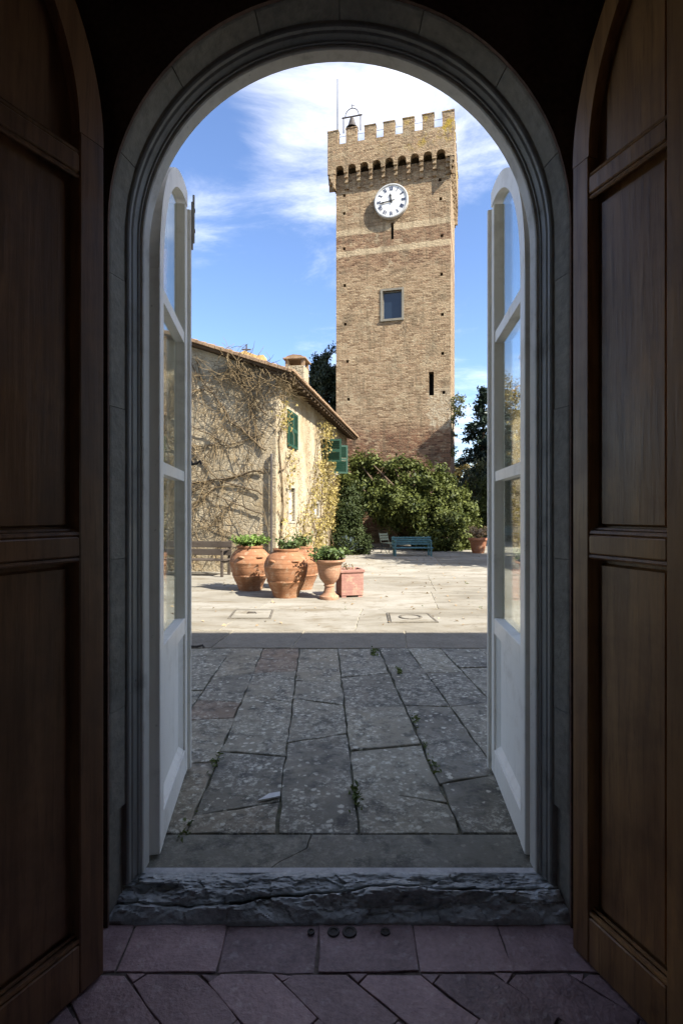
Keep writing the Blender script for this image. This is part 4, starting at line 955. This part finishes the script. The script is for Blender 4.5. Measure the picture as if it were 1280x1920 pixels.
# finial with iron cross on the roof of the chapel behind
cp = P(462, 672, 17.2)
cross = thing('roof_cross', 'small iron cross on a tiled finial above the farmhouse roof', 'cross', cp)
mb = MB(); mb.tube([(0, 0, -.05), (0, 0, .46)], .024, 6); mb.tube([(-.14, 0, .29), (.14, 0, .29)], .022, 6); mb.build('cross', M_IRON, cross)
mb = MB(); mb.prism([(-.5, -.35), (.75, -.35), (.6, .02), (.4, .0), (.12, .10), (0, .16), (-.12, .10), (-.3, -.1)], -.35, .35)
for x, z in ((-.02, .1), (.5, .0)): mb.lathe([(.14, z-.14), (.16, z-.02), (.10, z+.05), (.001, z+.07)], 12, Matrix.Translation((x, 0, 0)))
mb.build('finial', mat_mottled('lichened_tile', (0.36, 0.22, 0.08), (0.52, 0.36, 0.16), 6, 0.9, 0.1, 0.4), cross)
mb = MB(); mb.prism([(-.45, -.9), (.62, -.9), (.62, -.3), (-.4, -.3)], -.3, .3); mb.build('base', M_WALL, cross)

# creepers
def creeper(root, gable, starts, seed, twigs, umin, umax, zmax, leaves=0, leafmat=None):
    r = random.Random(seed); lines = []
    def grow(u, z, ang, ln, rad, depth, off):
        pts = [(u, z, off)]; k = int(ln/.12); a = ang
        for i in range(k):
            a += r.gauss(0, .16)+(ang-a)*.08
            u += .12*math.cos(a); z += .12*math.sin(a); off = max(.03, off+r.gauss(0, .012))
            if not gable and any(a_-.06 < u < b_+.06 and e_-.06 < z < g_+.06 for a_, b_, e_, g_ in (W1, W2, W3, W4)): break
            if not (umin < u < umax) or z > zmax(u)-.15 or z < .1: break
            pts.append((u, z, off))
            if depth < 3 and r.random() < ((.16 if depth else .20) if gable else .09):
                grow(u, z, a+r.choice((-1, 1))*r.uniform(.35, 1.0), ln*r.uniform(.3, .6), rad*.55, depth+1, off)
        if len(pts) > 2: lines.append((pts, rad, depth))
    for (u, z, ang, ln, rad) in starts: grow(u, z, ang, ln, rad*.72, 0, .06)
    tr = (lambda u, z, o: (u, -o, z)) if gable else (lambda u, z, o: (o, u, z))
    mb = MB(); anchors = []
    for pts, rad, dp in lines:
        mb.tube([tr(*p) for p in pts], [rad*(1-.6*i/len(pts)) for i in range(len(pts))], 5 if dp < 2 else 3, cap=False)
        anchors += pts
    mb.build('stems', M_VINE, root, smooth=True)['kind'] = 'stuff'
    mt = MB()
    for i in range(twigs):
        u, z, o = r.choice(anchors); a = r.choice((r.gauss(-1.9, .7), r.uniform(0, 6.28))); ln = r.uniform(.15, .75); oo = o; p = []
        for k in range(4):
            p.append(tr(u, z, oo)); u += ln/3*math.cos(a); z += ln/3*math.sin(a)-.01*k; a += r.gauss(0, .35); oo = max(.02, oo+r.uniform(-.01, .16)*ln*1.3)
            if z > zmax(u): break
        if len(p) > 1: mt.tube(p, [.006*(1-.6*k/len(p)) for k in range(len(p))], 3, cap=False)
    mt.build('twigs', M_TWIG, root)['kind'] = 'stuff'
    if leaves:
        idx = [r.choice(anchors) for _ in range(leaves)]
        C = np.array([tr(u+r.gauss(0, .4), z+r.gauss(0, .35), o+abs(r.gauss(0, .09))) for u, z, o in idx])
        C = C[[bool(c[2] < zmax(c[0] if gable else c[1])-.05 and c[2] > .1) for c in C]]
        if not gable:
            def clear(c):
                if any(a-.12 < c[1] < b_+.12 and e-.12 < c[2] < g+.12 for a, b_, e, g in (W1, W2, W3, W4)): return False
                return mnoise.noise(Vector((c[1]*.9, c[2]*.9, 4))) > -.22+(.5 if c[1] < .8 else 0)
            C = C[[clear(c) for c in C]]
        nn = np.tile(np.array([0, -1, .4]) if gable else np.array([1, 0, .4]), (len(C), 1))
        quads_obj('leaves', leaf_quads(C, nn, .095, 1.4, .6), leafmat, root)['kind'] = 'stuff'
cr1 = thing('climbing_vine', 'bare woody climber spread across the gable wall of the farmhouse', 'climbing plant', (HX, HY, .03), R(HR))
creeper(cr1, True, [(-.25, .1, 1.62, 4.6, .05), (-.35, 2.0, 2.4, 3.8, .032), (-.25, 3.1, 2.75, 5.5, .042), (-.3, 2.55, 3.05, 5.0, .038), (-.25, 4.0, 2.6, 2.6, .03), (-4.5, .1, 1.3, 4.5, .04), (-2.6, 2.5, 2.3, 2.5, .026), (-1.2, 3.2, 2.2, 2.0, .026), (-3.4, 4.1, .2, 3, .025), (-.3, 1.5, 2.6, 3.6, .025), (-.3, 3.5, 3.4, 3, .02)], 5, 1500, -5.2, -.02, lambda u: zroof(u)-.2)
mb = MB(); rw = random.Random(12)                              # long loose whips standing off the wall
for i in range(60):
    u = rw.uniform(-5, .2); z = rw.uniform(1.6, zroof(u)-.3); a = rw.gauss(-1.2, .9); p = Vector((u, -.05, z)); o_ = .05; pts = [p]; ln = rw.uniform(.5, 1.5); lift = rw.uniform(.1, .55)
    for k in range(7):
        f = (k+1)/7; a -= rw.uniform(0, .18); u += ln/7*math.cos(a); z += ln/7*math.sin(a); pts.append(Vector((u, -.05-lift*math.sin(f*2.2), z)))
    if min(q.z for q in pts) < .4 or max(q.x for q in pts) > .3: continue
    mb.tube(pts, [.008*(1-.1*k) for k in range(8)], 4, cap=False)
mb.build('whips', M_TWIG, cr1)['kind'] = 'stuff'
cr2 = thing('yellow_creeper', 'yellow leaved creeper growing over the sunny side of the farmhouse', 'climbing plant', (HX, HY, .03), R(HR))
creeper(cr2, False, [(.15, .1, 1.55, 5, .05), (2.6, .1, 1.5, 4.3, .03), (4.6, .1, 1.5, 4.3, .03), (6.6, .1, 1.6, 4, .03), (8.6, .1, 1.5, 4, .03), (3.5, .1, 1.2, 4, .03), (.15, 2.6, .3, 5, .03), (.1, 3.6, .4, 2.5, .02), (6, .1, 1.2, 3.4, .02), (9.6, .1, 1.8, 3.4, .02)], 9, 260, .02, 11, lambda u: 4.75, 6000, M_LEAFY)
cq2 = thing('corner_creeper', 'tangle of bare twigs hanging at the farmhouse eave corner', 'climbing plant', (HX, HY, .03), R(HR))
mb = MB(); r9 = random.Random(3)
for i in range(300):
    u = r9.uniform(-1.3, .45); p = Vector((u, r9.uniform(-.32, .1), zroof(u)+r9.uniform(-.7, .02))); d = Vector((r9.gauss(0, 1), r9.gauss(-.3, .7), r9.gauss(0, 1))).normalized(); pts = [p]
    for k in range(4): d = (d+Vector((r9.gauss(0, .4), r9.gauss(0, .3), r9.gauss(-.1, .4)))).normalized(); p = p+d*r9.uniform(.06, .16); pts.append(p)
    mb.tube(pts, [.008, .007, .006, .005, .003], 3, cap=False)
mb.build('twigs', M_TWIG, cq2)['kind'] = 'stuff'

# ------------------------------------------------------------------ plants and trees
def tree_trunk(root, h, r0, limbs, mat=M_BARK, seed=1):
    r = random.Random(seed); mb = MB(); pts = [Vector((0, 0, -.1))]; k = 7
    for i in range(1, k+1): pts.append(Vector((r.gauss(0, .03*h/k), r.gauss(0, .03*h/k), h*i/k)))
    mb.tube(pts, [r0*(1-.75*i/k) for i in range(k+1)], 9)
    for a, z, ln, up in limbs:
        p = Vector((0, 0, z)); l = [p]; d = Vector((math.cos(a), math.sin(a), up)).normalized()
        for j in range(4): d = (d+Vector((r.gauss(0, .15), r.gauss(0, .15), .08))).normalized(); p = p+d*ln/4; l.append(p)
        mb.tube(l, [r0*.4*(1-.2*j) for j in range(5)], 6)
    mb.build('trunk', mat, root, smooth=True)

# big laurel at the foot of the tower
def laurel(name, label, c, blobs, n, leaf, mat, clump=.42, ncl=120, limbs=None, trunks=((0, 0),)):
    t = thing(name, label, 'bush', c)
    quads_obj('crown', blob_leaves(blobs, n, leaf, clump, ncl), mat, t)
    mb = MB(); r = random.Random(len(label))
    for b in blobs:
        tx, ty = r.choice(trunks); top = Vector(b[:3]); base = Vector((tx+r.gauss(0, .12), ty+r.gauss(0, .12), 0)); mid = base.lerp(top, .5)+Vector((r.gauss(0, .2), r.gauss(0, .2), .2))
        mb.tube([base, mid, top], [.07, .05, .02], 6)
    mb.build('stems', M_BARK, t, smooth=True)
    return t
d0 = 22.0; c0 = Vector(((775-640)/F*d0, d0, ZG))
def bl(px, py, d, r, ry=None, rz=None):
    p = P(px, py, d)-c0
    return (p.x, p.y, p.z, r) if ry is None else (p.x, p.y, p.z, r, ry, rz)
laurel('laurel_bush', 'great rounded evergreen bush overhanging the turquoise bench', c0,
       [bl(690, 905, 22.6, .70), bl(725, 905, 22.3, .62), bl(705, 945, 21.8, .58), bl(742, 945, 21.3, .55), bl(772, 908, 22.0, .62), bl(775, 955, 21.0, .55), bl(812, 915, 21.6, .62), bl(838, 938, 21.6, .60), bl(805, 965, 20.8, .55), bl(838, 975, 20.9, .60), bl(862, 965, 22.0, .55), bl(866, 1005, 21.6, .55), bl(830, 1008, 20.7, .55), bl(795, 1000, 20.8, .42), bl(848, 1026, 21.0, .38), bl(783, 924, 24.2, .85), bl(756, 952, 24.4, .6), bl(806, 940, 24.0, .85), bl(730, 940, 24.5, .5), bl(656, 897, 21.6, .4), *[bl(px, py, 21.8+.3*(i % 3), .2) for i, (px, py) in enumerate(((668, 862), (700, 868), (715, 872), (738, 873), (755, 868), (782, 876), (800, 880), (822, 884), (846, 903), (868, 928), (884, 950), (888, 985), (690, 862), (770, 872), (836, 892), (876, 965)))], bl(676, 882, 22.6, .45), bl(672, 912, 21.9, .42), bl(745, 948, 23.3, .7), bl(775, 950, 23.1, .75), bl(705, 930, 23.6, .7), bl(722, 955, 23.6, .5), bl(765, 985, 22.8, .45), bl(800, 960, 22.6, .7), bl(752, 972, 21.4, .38), bl(725, 968, 21.8, .34), bl(800, 1020, 21.3, .4), bl(745, 890, 22.6, .45)],  # rear clumps added inside the bush to block sun from the tower foot
       64000, .15, M_LAUREL, .26, 580, trunks=((1.1, .2), (.2, .6), (1.7, 0)))
d1 = 20.6; c1 = Vector(((655-640)/F*d1, d1, ZG))
b1 = lambda px, py, d, r: tuple(P(px, py, d)-c1)+(r,)
laurel('ivy_bush', 'dark ivy climbing thickly at the far corner of the farmhouse', c1, [b1(655, 925, 21.4, .42), b1(650, 955, 21.0, .45), b1(652, 985, 20.8, .45), b1(648, 1010, 20.4, .45), b1(662, 965, 21.2, .35), b1(640, 1015, 20.3, .4)], 13000, .12, M_IVY, .28, 130, trunks=((0, 0),))
# agave and low greenery at the house corner
d3 = 18.8; ag = thing('blue_agave', 'blue grey spiky plant at the foot of the ivy', 'plant', G(655, 960+1510/d3))
V = []
r4 = np.random.default_rng(4)
for i in range(70):
    a = r4.uniform(0, 6.28); e = r4.uniform(.15, 1.3); L_ = r4.uniform(.35, .6); d = np.array([math.cos(a)*math.cos(e), math.sin(a)*math.cos(e), math.sin(e)]); s_ = np.array([-math.sin(a), math.cos(a), 0])*.035
    b_ = np.array([0, 0, .15]); V.append([b_-s_*.5, b_+d*L_*.5+s_+np.array([0, 0, .02]), b_+d*L_, b_+d*L_*.5-s_+np.array([0, 0, .02])])
quads_obj('spikes', np.array(V), M_AGAVE, ag)
mb = MB(); mb.tube([(0, 0, -.02), (0, 0, .25)], [.07, .05], 8); mb.build('stem', M_BARK, ag)
c4 = G(668, 960+1510/19.0)
laurel('low_shrub', 'low dark shrub beside the blue spiky plant', c4, [(0, 0, .35, .38), (.25, .1, .28, .3), (-.35, -.1, .3, .3), (.1, .2, .6, .25)], 4500, .10, M_IVY, .2, 60)

def conifer(label, px, d, ytop, width, seed, tiers=26, mat=M_CONIFER, cat='tree', name='cedar_tree', droop=.12, bare=.15, dens=1.0, size=.26):
    base = Vector(((px-640)/F*d, d, .02)); h = H+(960-ytop)/F*d
    t = thing(name, label, cat, base); r = np.random.default_rng(seed); mb = MB()
    mb.tube([(0, 0, -.1), (.05, 0, h*.5), (0, 0, h)], [h*.022, h*.013, .02], 8)
    C = []
    for k in range(tiers):
        f = (k+.5)/tiers; z = h*(bare+(1-bare)*f); ln0 = width*(1-f)**.75*(.55+.45*min(1, (f+.12)*3))
        for j in range(5):
            a = r.uniform(0, 6.28); ln = ln0*r.uniform(.45, 1.15); pts = []
            for q in range(5):
                s_ = q/4; pts.append(Vector((math.cos(a)*ln*s_, math.sin(a)*ln*s_, z+ln*(.18*s_-droop*3*s_*s_))))
            mb.tube(pts, [.05*(1-.2*q) for q in range(5)], 4, cap=False)
            m = int((26+52*ln)*dens); s_ = r.uniform(.2, 1.02, m)
            for s1 in s_:
                p = Vector((math.cos(a)*ln*s1, math.sin(a)*ln*s1, z+ln*(.18*s1-droop*3*s1*s1))); w_ = (.10+.30*ln*.35*(1-abs(s1-.55)))
                C.append((p.x+r.normal(0, w_), p.y+r.normal(0, w_), p.z+r.normal(0, .09)+.04))
    mb.build('trunk', M_BARK, t)
    C = np.array(C); quads_obj('crown', leaf_quads(C, np.tile([0, 0, 1.0], (len(C), 1)), size, 2.2, .8), mat, t)
    return t
conifer('dark cedar with layered boughs standing right of the tower', 905, 33, 728, 2.3, 5, 22, M_CONIFER, dens=1.0)
conifer('second dark cedar partly behind the white door leaf', 940, 36, 760, 2.6, 8, 22, M_CONIFER, dens=1.0)

def broad(label, px, d, ytop, rad, seed, mat, leaf=.22, n=9000, name='leafy_tree', low=.35, nb=14):
    base = Vector(((px-640)/F*d, d, .02)); h = H+(960-ytop)/F*d; t = thing(name, label, 'tree', base); r = np.random.default_rng(seed)
    blobs = []
    for i in range(nb):
        a = r.uniform(0, 6.28); z = r.uniform(low, .93)*h; q = math.sin(math.pi*min(1, max(.15, (z/h-low+.2)/(1.15-low)))); rr = rad*.7*q*r.uniform(.3, 1)
        blobs.append((math.cos(a)*rr, math.sin(a)*rr, z, rad*r.uniform(.28, .5)))
    tree_trunk(t, h*.8, h*.025, [(r.uniform(0, 6.28), h*r.uniform(.25, .6), rad*.9, .8) for _ in range(7)], seed=seed)
    quads_obj('crown', blob_leaves(blobs, n, leaf, rad*.2, 150), mat, t)
broad('tall dark evergreen showing between the farmhouse roof and the tower', 610, 31, 645, 1.5, 41, M_CYPRESS, .17, 22000, name='evergreen_tree', low=.45, nb=44)
broad('shorter dark evergreen just behind the farmhouse chimney', 586, 34, 690, 1.3, 43, M_CYPRESS, .17, 12000, name='evergreen_tree', low=.45, nb=30)
broad('green tree behind the cedars at the edge of the courtyard', 890, 29.5, 865, 1.7, 21, M_OLIVE, .17, 9000, low=.08)
broad('golden autumn tree seen through the white door glass', 950, 40, 725, 3.0, 22, M_AUTUMN, .22, 11000, low=.25)
broad('dense green tree low behind the big flowerpot', 925, 27.5, 893, 1.4, 24, M_LAUREL, .15, 9000, low=.08)
broad('rounded green tree seen through the door glass below the golden tree', 962, 30, 875, 1.9, 25, M_OLIVE, .17, 9000, low=.08)
broad('pale bushy tree in the gap between bush and cedars', 868, 45, 880, 2.4, 26, M_AUTUMN, .26, 6000, low=.05)
# far wood
hb = [(x, 75+nrg.uniform(-4, 6), 2.2+nrg.uniform(-.6, .8), 3.0+nrg.uniform(-.6, 1.2)) for x in np.linspace(-30, 60, 46)]
o = quads_obj('far_wood', blob_leaves(hb, 26000, .5, .9, 900), M_OLIVE); o['kind'] = 'stuff'
# evergreen beyond the frame whose shade falls by the bench
broad('evergreen tree outside the picture that shades the paving', 0, 1, 960, 1.0, 31, M_LAUREL, .2, 10, name='temporary')
for ob in [x for x in bpy.data.objects if x.name.startswith('temporary') or (x.parent and x.parent.name.startswith('temporary'))]: bpy.data.objects.remove(ob)
st = thing('shade_tree', 'broad evergreen beyond the doorway that shades the paving near the bench', 'tree', (9.3, 13.2, .05))
tree_trunk(st, 6.0, .2, [(i*1.05, 3.5+.3*i, 1.8, .7) for i in range(6)], seed=4)
quads_obj('crown', blob_leaves([(.6, -1.9, 5.9, 1.0), (-.6, 2.9, 5.6, 1.0), (1.3, -2.6, 5.6, .8), (0, 0, 6.3, 1.1), (1.2, .4, 5.8, 1.0), (-1.0, .2, 5.7, 1.0), (.2, 1.1, 5.9, .9), (.1, -1.0, 5.6, .9), (-1.7, -.6, 5.3, .7), (1.8, -.5, 5.3, .8), (-2.4, .8, 5.6, .8), (-1.6, 1.8, 5.9, .8), (2.4, 1.4, 6.0, .9), (.4, 2.0, 6.6, .9)], 20000, .22, .45, 220), M_LAUREL, st)
# neighbouring building beyond the frame: its eave throws the slanting shade on the tower
nb = thing('neighbouring_house', 'tall rendered house across the courtyard whose eave shades the tower', 'house', (10.49, 20.17, .03), math.atan2(-.417, .909))
mb = MB(); mb.box(0.4, 6, .3, 10, -.1, 11.9); mb.build('wall', M_PLASTER, nb)
mb = MB(); mb.prism([(0, 12.02), (6.4, 12.02), (6.4, 12.17), (3.2, 13.3), (0, 12.17)], 0, 10.3); mb.build('roof', M_ROOF, nb)

# ------------------------------------------------------------------ pots
def put(px, py): return G(px, py)
def urn(label, px, py, hgt, rmax, rrim, seed, mat, knobs):
    t = thing('terracotta_urn', label, 'urn', put(px, py), 0, 'terracotta oil jars in the courtyard'); s_ = hgt/.87; k = rmax/.385
    prof = [(.0, .0), (.22, .0), (.225, .02), (.25, .10), (.30, .20), (.335, .285), (.342, .29), (.342, .31), (.336, .315), (.362, .38), (.38, .47), (.385, .54), (.389, .545), (.389, .565), (.384, .57), (.372, .64), (.335, .72), (.28, .775), (.245, .80), (.24, .815)]
    prof = [(r*k, z*s_) for r, z in prof]+[(rrim*1.0, .82*s_), (rrim+.03, .83*s_), (rrim+.035, .865*s_), (rrim+.02, .872*s_), (rrim-.02, .868*s_), (rrim-.03, .80*s_), (.001, .79*s_)]
    mb = MB(); mb.lathe(prof, 40, wob=.018, seed=seed); mb.build('body', mat, t, smooth='auto')
    for a in knobs:
        c = Vector((math.cos(a)*.345*k, math.sin(a)*.345*k, .665*s_)); m2 = MB(); tn = Vector((-math.sin(a), math.cos(a), 0)); ou = Vector((math.cos(a), math.sin(a), 0))
        m2.tube([c+tn*.06*math.cos(q)+ou*(.05*math.sin(q)-.005)+Vector((0, 0, .03*math.sin(q)-.02)) for q in np.linspace(-.15, math.pi+.15, 9)], .022, 7); m2.build('lug', mat, t, smooth=True)
    return t
urn('round terracotta oil jar holding bright ferny plant, nearest the wooden bench', 469, 1106, .86, .385, .225, 1, M_TERRA, (-1.9, -.9, .6, 2.4))
urn('front terracotta oil jar with dark green sprigs, largest in the group', 536, 1119, .86, .385, .20, 2, M_TERRA, (-2.2, -1.0, .3, 2.6))
urn('terracotta oil jar hidden behind the front jar and the footed vase', 566, 1104, .84, .355, .17, 3, M_TERRA, (-.6, .8, 3))
def plant(name, label, base, zt, parts, mat, stems=12, size=.07, aspect=2.6, group=None):
    t = thing(name, label, 'plant', base+Vector((0, 0, zt)), group=group)
    C, Nn, mb = [], [], MB(); r = np.random.default_rng(len(label)*7)
    for i in range(stems):
        a = r.uniform(0, 6.28); ln = parts[0]*r.uniform(.55, 1.1); sp_ = parts[1]*r.uniform(.1, 1); pts = []
        for q in range(6):
            s_ = q/5; p = Vector((math.cos(a)*(.05+sp_*s_**1.3), math.sin(a)*(.05+sp_*s_**1.3), ln*(s_-parts[2]*s_*s_))); pts.append(p)
        mb.tube(pts, [.007*(1-.13*q) for q in range(6)], 4, cap=False)
        for s_ in r.uniform(.15, 1, int(parts[3])):
            p = Vector((math.cos(a)*(.05+sp_*s_**1.3), math.sin(a)*(.05+sp_*s_**1.3), ln*(s_-parts[2]*s_*s_))); C.append(np.array(p)+r.normal(0, .028, 3)); Nn.append([math.cos(a)*.5, math.sin(a)*.5, 1])
    mb.build('stems', M_TWIG if mat is M_DRY else M_WEED, t)
    quads_obj('leaves', leaf_quads(np.array(C), np.array(Nn), size, aspect, .6), mat, t); return t
plant('pot_plant', 'bright green ferny plant growing in the jar nearest the wooden bench', put(469, 1106), .80, (.36, .36, .35, 46), M_FERN, 34, .085, 3.0)
plant('pot_plant', 'sparse dark green sprigs growing in the front oil jar', put(536, 1119), .80, (.28, .28, .3, 26), M_POTDARK, 18, .075, 2.2)
plant('pot_plant', 'small leafy plant rising from the hidden rear jar', put(566, 1104), .78, (.34, .2, .2, 24), M_POTDARK, 14, .07, 2.2)
vb = put(617, 1123)
vase = thing('footed_vase', 'pale terracotta vase on a narrow foot beside the square planter', 'vase', vb)
mb = MB(); mb.lathe([(.0005, 0), (.165, 0), (.17, .03), (.165, .055), (.125, .08), (.10, .12), (.085, .18), (.08, .215), (.095, .225), (.095, .245), (.085, .26), (.12, .30), (.165, .36), (.19, .44), (.20, .52), (.215, .60), (.235, .63), (.27, .645), (.285, .66), (.285, .685), (.27, .69), (.235, .68), (.22, .62), (.0005, .61)], 36, wob=.012, seed=5); mb.build('body', M_TERRAPALE, vase, smooth='auto')
plant('pot_plant', 'dense green shrubby plant filling the footed vase', vb, .62, (.36, .40, .35, 40), M_POTDARK, 40, .075, 2.0)
qb = put(655, 1117)
pln = thing('square_planter', 'square pink terracotta planter with a few dry shoots', 'planter', qb, R(14))
mb = MB(); mb.bbox(-.205, .205, -.205, .205, .03, .44, .010); mb.build('body', M_PINK, pln)
mb = MB(); mb.bbox(-.225, .225, -.225, -.185, .435, .49, .008); mb.bbox(-.225, .225, .185, .225, .435, .49, .008); mb.bbox(-.225, -.185, -.184, .184, .435, .489, .008); mb.bbox(.185, .225, -.184, .184, .435, .489, .008); mb.build('rim', M_PINK, pln)
mb = MB()
for x in (-.15, .15):
    for y in (-.15, .15): mb.box(x-.04, x+.04, y-.04, y+.04, 0, .032)
mb.build('feet', M_PINK, pln)
mb = MB(); mb.add([(-.19, -.19, .45), (.19, -.19, .45), (.19, .19, .45), (-.19, .19, .45)], [(0, 1, 2, 3)]); mb.build('soil', M_SOIL, pln)
plant('pot_plant', 'few dry brown shoots in the square pink planter', qb, .45, (.16, .12, .2, 4), M_DRY, 9, .06, 2.6)
rb = put(896, 1037)
rp_ = thing('large_flowerpot', 'dark terracotta flowerpot with dry plant by the white door edge', 'flowerpot', rb)
mb = MB(); mb.lathe([(.0005, 0), (.20, 0), (.22, .03), (.27, .25), (.31, .46), (.32, .47), (.355, .48), (.365, .53), (.355, .56), (.33, .56), (.31, .50), (.0005, .49)], 32, wob=.01, seed=8); mb.build('body', M_TERRADARK, rp_, smooth='auto')
plant('pot_plant', 'dry straw coloured plant in the dark flowerpot by the trees', rb, .5, (.62, .42, .3, 22), M_DRY, 36, .11, 3.0)

# ------------------------------------------------------------------ seats
def bench(name, label, loc, rz, L_, mat, nback, legs=2, h=.80, seat=.42):
    t = thing(name, label, 'bench', loc, rz)
    for i in range(4):
        y = -.42+i*.105; m2 = MB(); m2.bbox(-L_/2, L_/2, y, y+.09, seat-.03, seat, .005); m2.build('seat_slat', mat, t)
    for i in range(nback):
        z = seat+.07+i*(h-seat-.07)/nback; hh = (h-seat-.07)/nback*.82; m2 = MB(); m2.bbox(-L_/2, L_/2, 0, .028, z, z+hh, .005, Matrix.Translation((0, .02+.12*(z-seat), 0)) @ Matrix.Rotation(R(-8), 4, 'X') if False else Matrix.Translation((0, .12*(z-seat), 0))); m2.build('back_slat', mat, t)
    for i in range(legs):
        x = -L_/2+.08+(L_-.16)*i/(legs-1); 
        m2 = MB(); m2.bbox(x-.03, x+.03, -.41, -.35, 0, seat-.03, .004); m2.build('leg', mat, t)
        m2 = MB(); m2.prism([(-.01, 0), (.05, 0), (.10, h), (.05, h)], -.03, .03, Matrix.Translation((x, .03, 0)) @ Matrix.Rotation(R(90), 4, 'Z')); m2.build('leg', mat, t)
        m2 = MB(); m2.bbox(x-.025, x+.025, -.349, .01, seat-.09, seat-.035, .004); m2.build('bearer', mat, t)
        if i in (0, legs-1):
            m2 = MB(); m2.bbox(x-.03, x+.03, -.42, .03, seat+.20, seat+.24, .005); m2.bbox(x-.025, x+.025, -.40, -.35, seat+.001, seat+.20, .004); m2.build('armrest', mat, t)
    return t
bb = G(774, 1043.5)
bench('garden_bench', 'turquoise painted slatted bench under the great evergreen bush', (bb.x, bb.y+.42, ZG), R(2), 1.38, M_BLUE, 4, h=.66, seat=.30)
bl_ = hw(-2.62, -.62, 0); bench('wooden_bench', 'long weathered brown wooden bench against the farmhouse gable', (bl_.x, bl_.y, ZG), R(HR), 3.4, M_GREYWOOD, 2, legs=4, h=.84, seat=.40)
cb = G(727, 1037)
ch_ = thing('garden_chair', 'small dull green slatted chair left of the turquoise bench', 'chair', cb, R(35))
for i in range(4): m2 = MB(); m2.bbox(-.2, .2, -.2+i*.1, -.2+i*.1+.08, .36, .38, .004); m2.build('seat_slat', M_DULLGREEN, ch_)
for i in range(3): m2 = MB(); m2.bbox(-.2, .2, .2+.03*i, .22+.03*i, .46+.09*i, .53+.09*i, .004); m2.build('back_slat', M_DULLGREEN, ch_)
for x in (-.19, .19):
    m2 = MB(); m2.tube([(x, -.18, 0), (x, .0, .2), (x, .16, .36)], .014, 6); m2.build('leg', M_DULLGREEN, ch_)
    m2 = MB(); m2.tube([(x, .18, 0), (x, .1, .2), (x, .19, .42), (x, .29, .74)], .014, 6); m2.build('leg', M_DULLGREEN, ch_)
sbp = G(965, 1018); sb = bench('garden_bench', 'turquoise painted bench beyond the white door glass', (sbp.x, sbp.y, ZG), R(-20), 1.5, M_BLUE, 3)

# ------------------------------------------------------------------ drain covers
def cover(label, pts, ring):
    w = [G(*p) for p in pts]; c = sum(w, Vector())/4
    t = thing('drain_cover', label, 'drain cover', c)
    l = [p-c for p in w]; m2 = MB(); zt = .012
    m2.add([Vector((p.x, p.y, -.01)) for p in l]+[Vector((p.x*.985, p.y*.985, zt)) for p in l]+[Vector((p.x*.9, p.y*.88, zt)) for p in l]+[Vector((p.x*.9, p.y*.88, .002)) for p in l],
           [(i, (i+1) % 4, (i+1) % 4+4, i+4) for i in range(4)]+[(i+4, (i+1) % 4+4, (i+1) % 4+8, i+8) for i in range(4)]+[(i+8, (i+1) % 4+8, (i+1) % 4+12, i+12) for i in range(4)]); m2.build('frame', M_COVEREDGE, t)
    m2 = MB(); m2.add([Vector((p.x*.87, p.y*.84, .001)) for p in l]+[Vector((p.x*.865, p.y*.83, .013)) for p in l], [(4, 5, 6, 7)]+[(i, (i+1) % 4, (i+1) % 4+4, i+4) for i in range(4)]); m2.build('lid', M_COURT, t)
    if ring:
        m2 = MB(); m2.lathe([(.13, .013), (.135, .024), (.15, .026), (.165, .024), (.17, .013)], 24); m2.build('lifting_ring', M_COVEREDGE, t)
    else:
        m2 = MB(); m2.tube([(-.07, 0, .015), (-.05, 0, .032), (.05, 0, .032), (.07, 0, .015)], .01, 6); m2.build('handle', M_IRON, t)
cover('square stone drain cover with iron ring in the sunlit paving', [(728, 1169), (823, 1168), (803, 1151), (724, 1150)], True)
cover('plain stone drain cover in the paving before the urns', [(426, 1161), (508, 1161), (514, 1144), (440, 1144)], False)
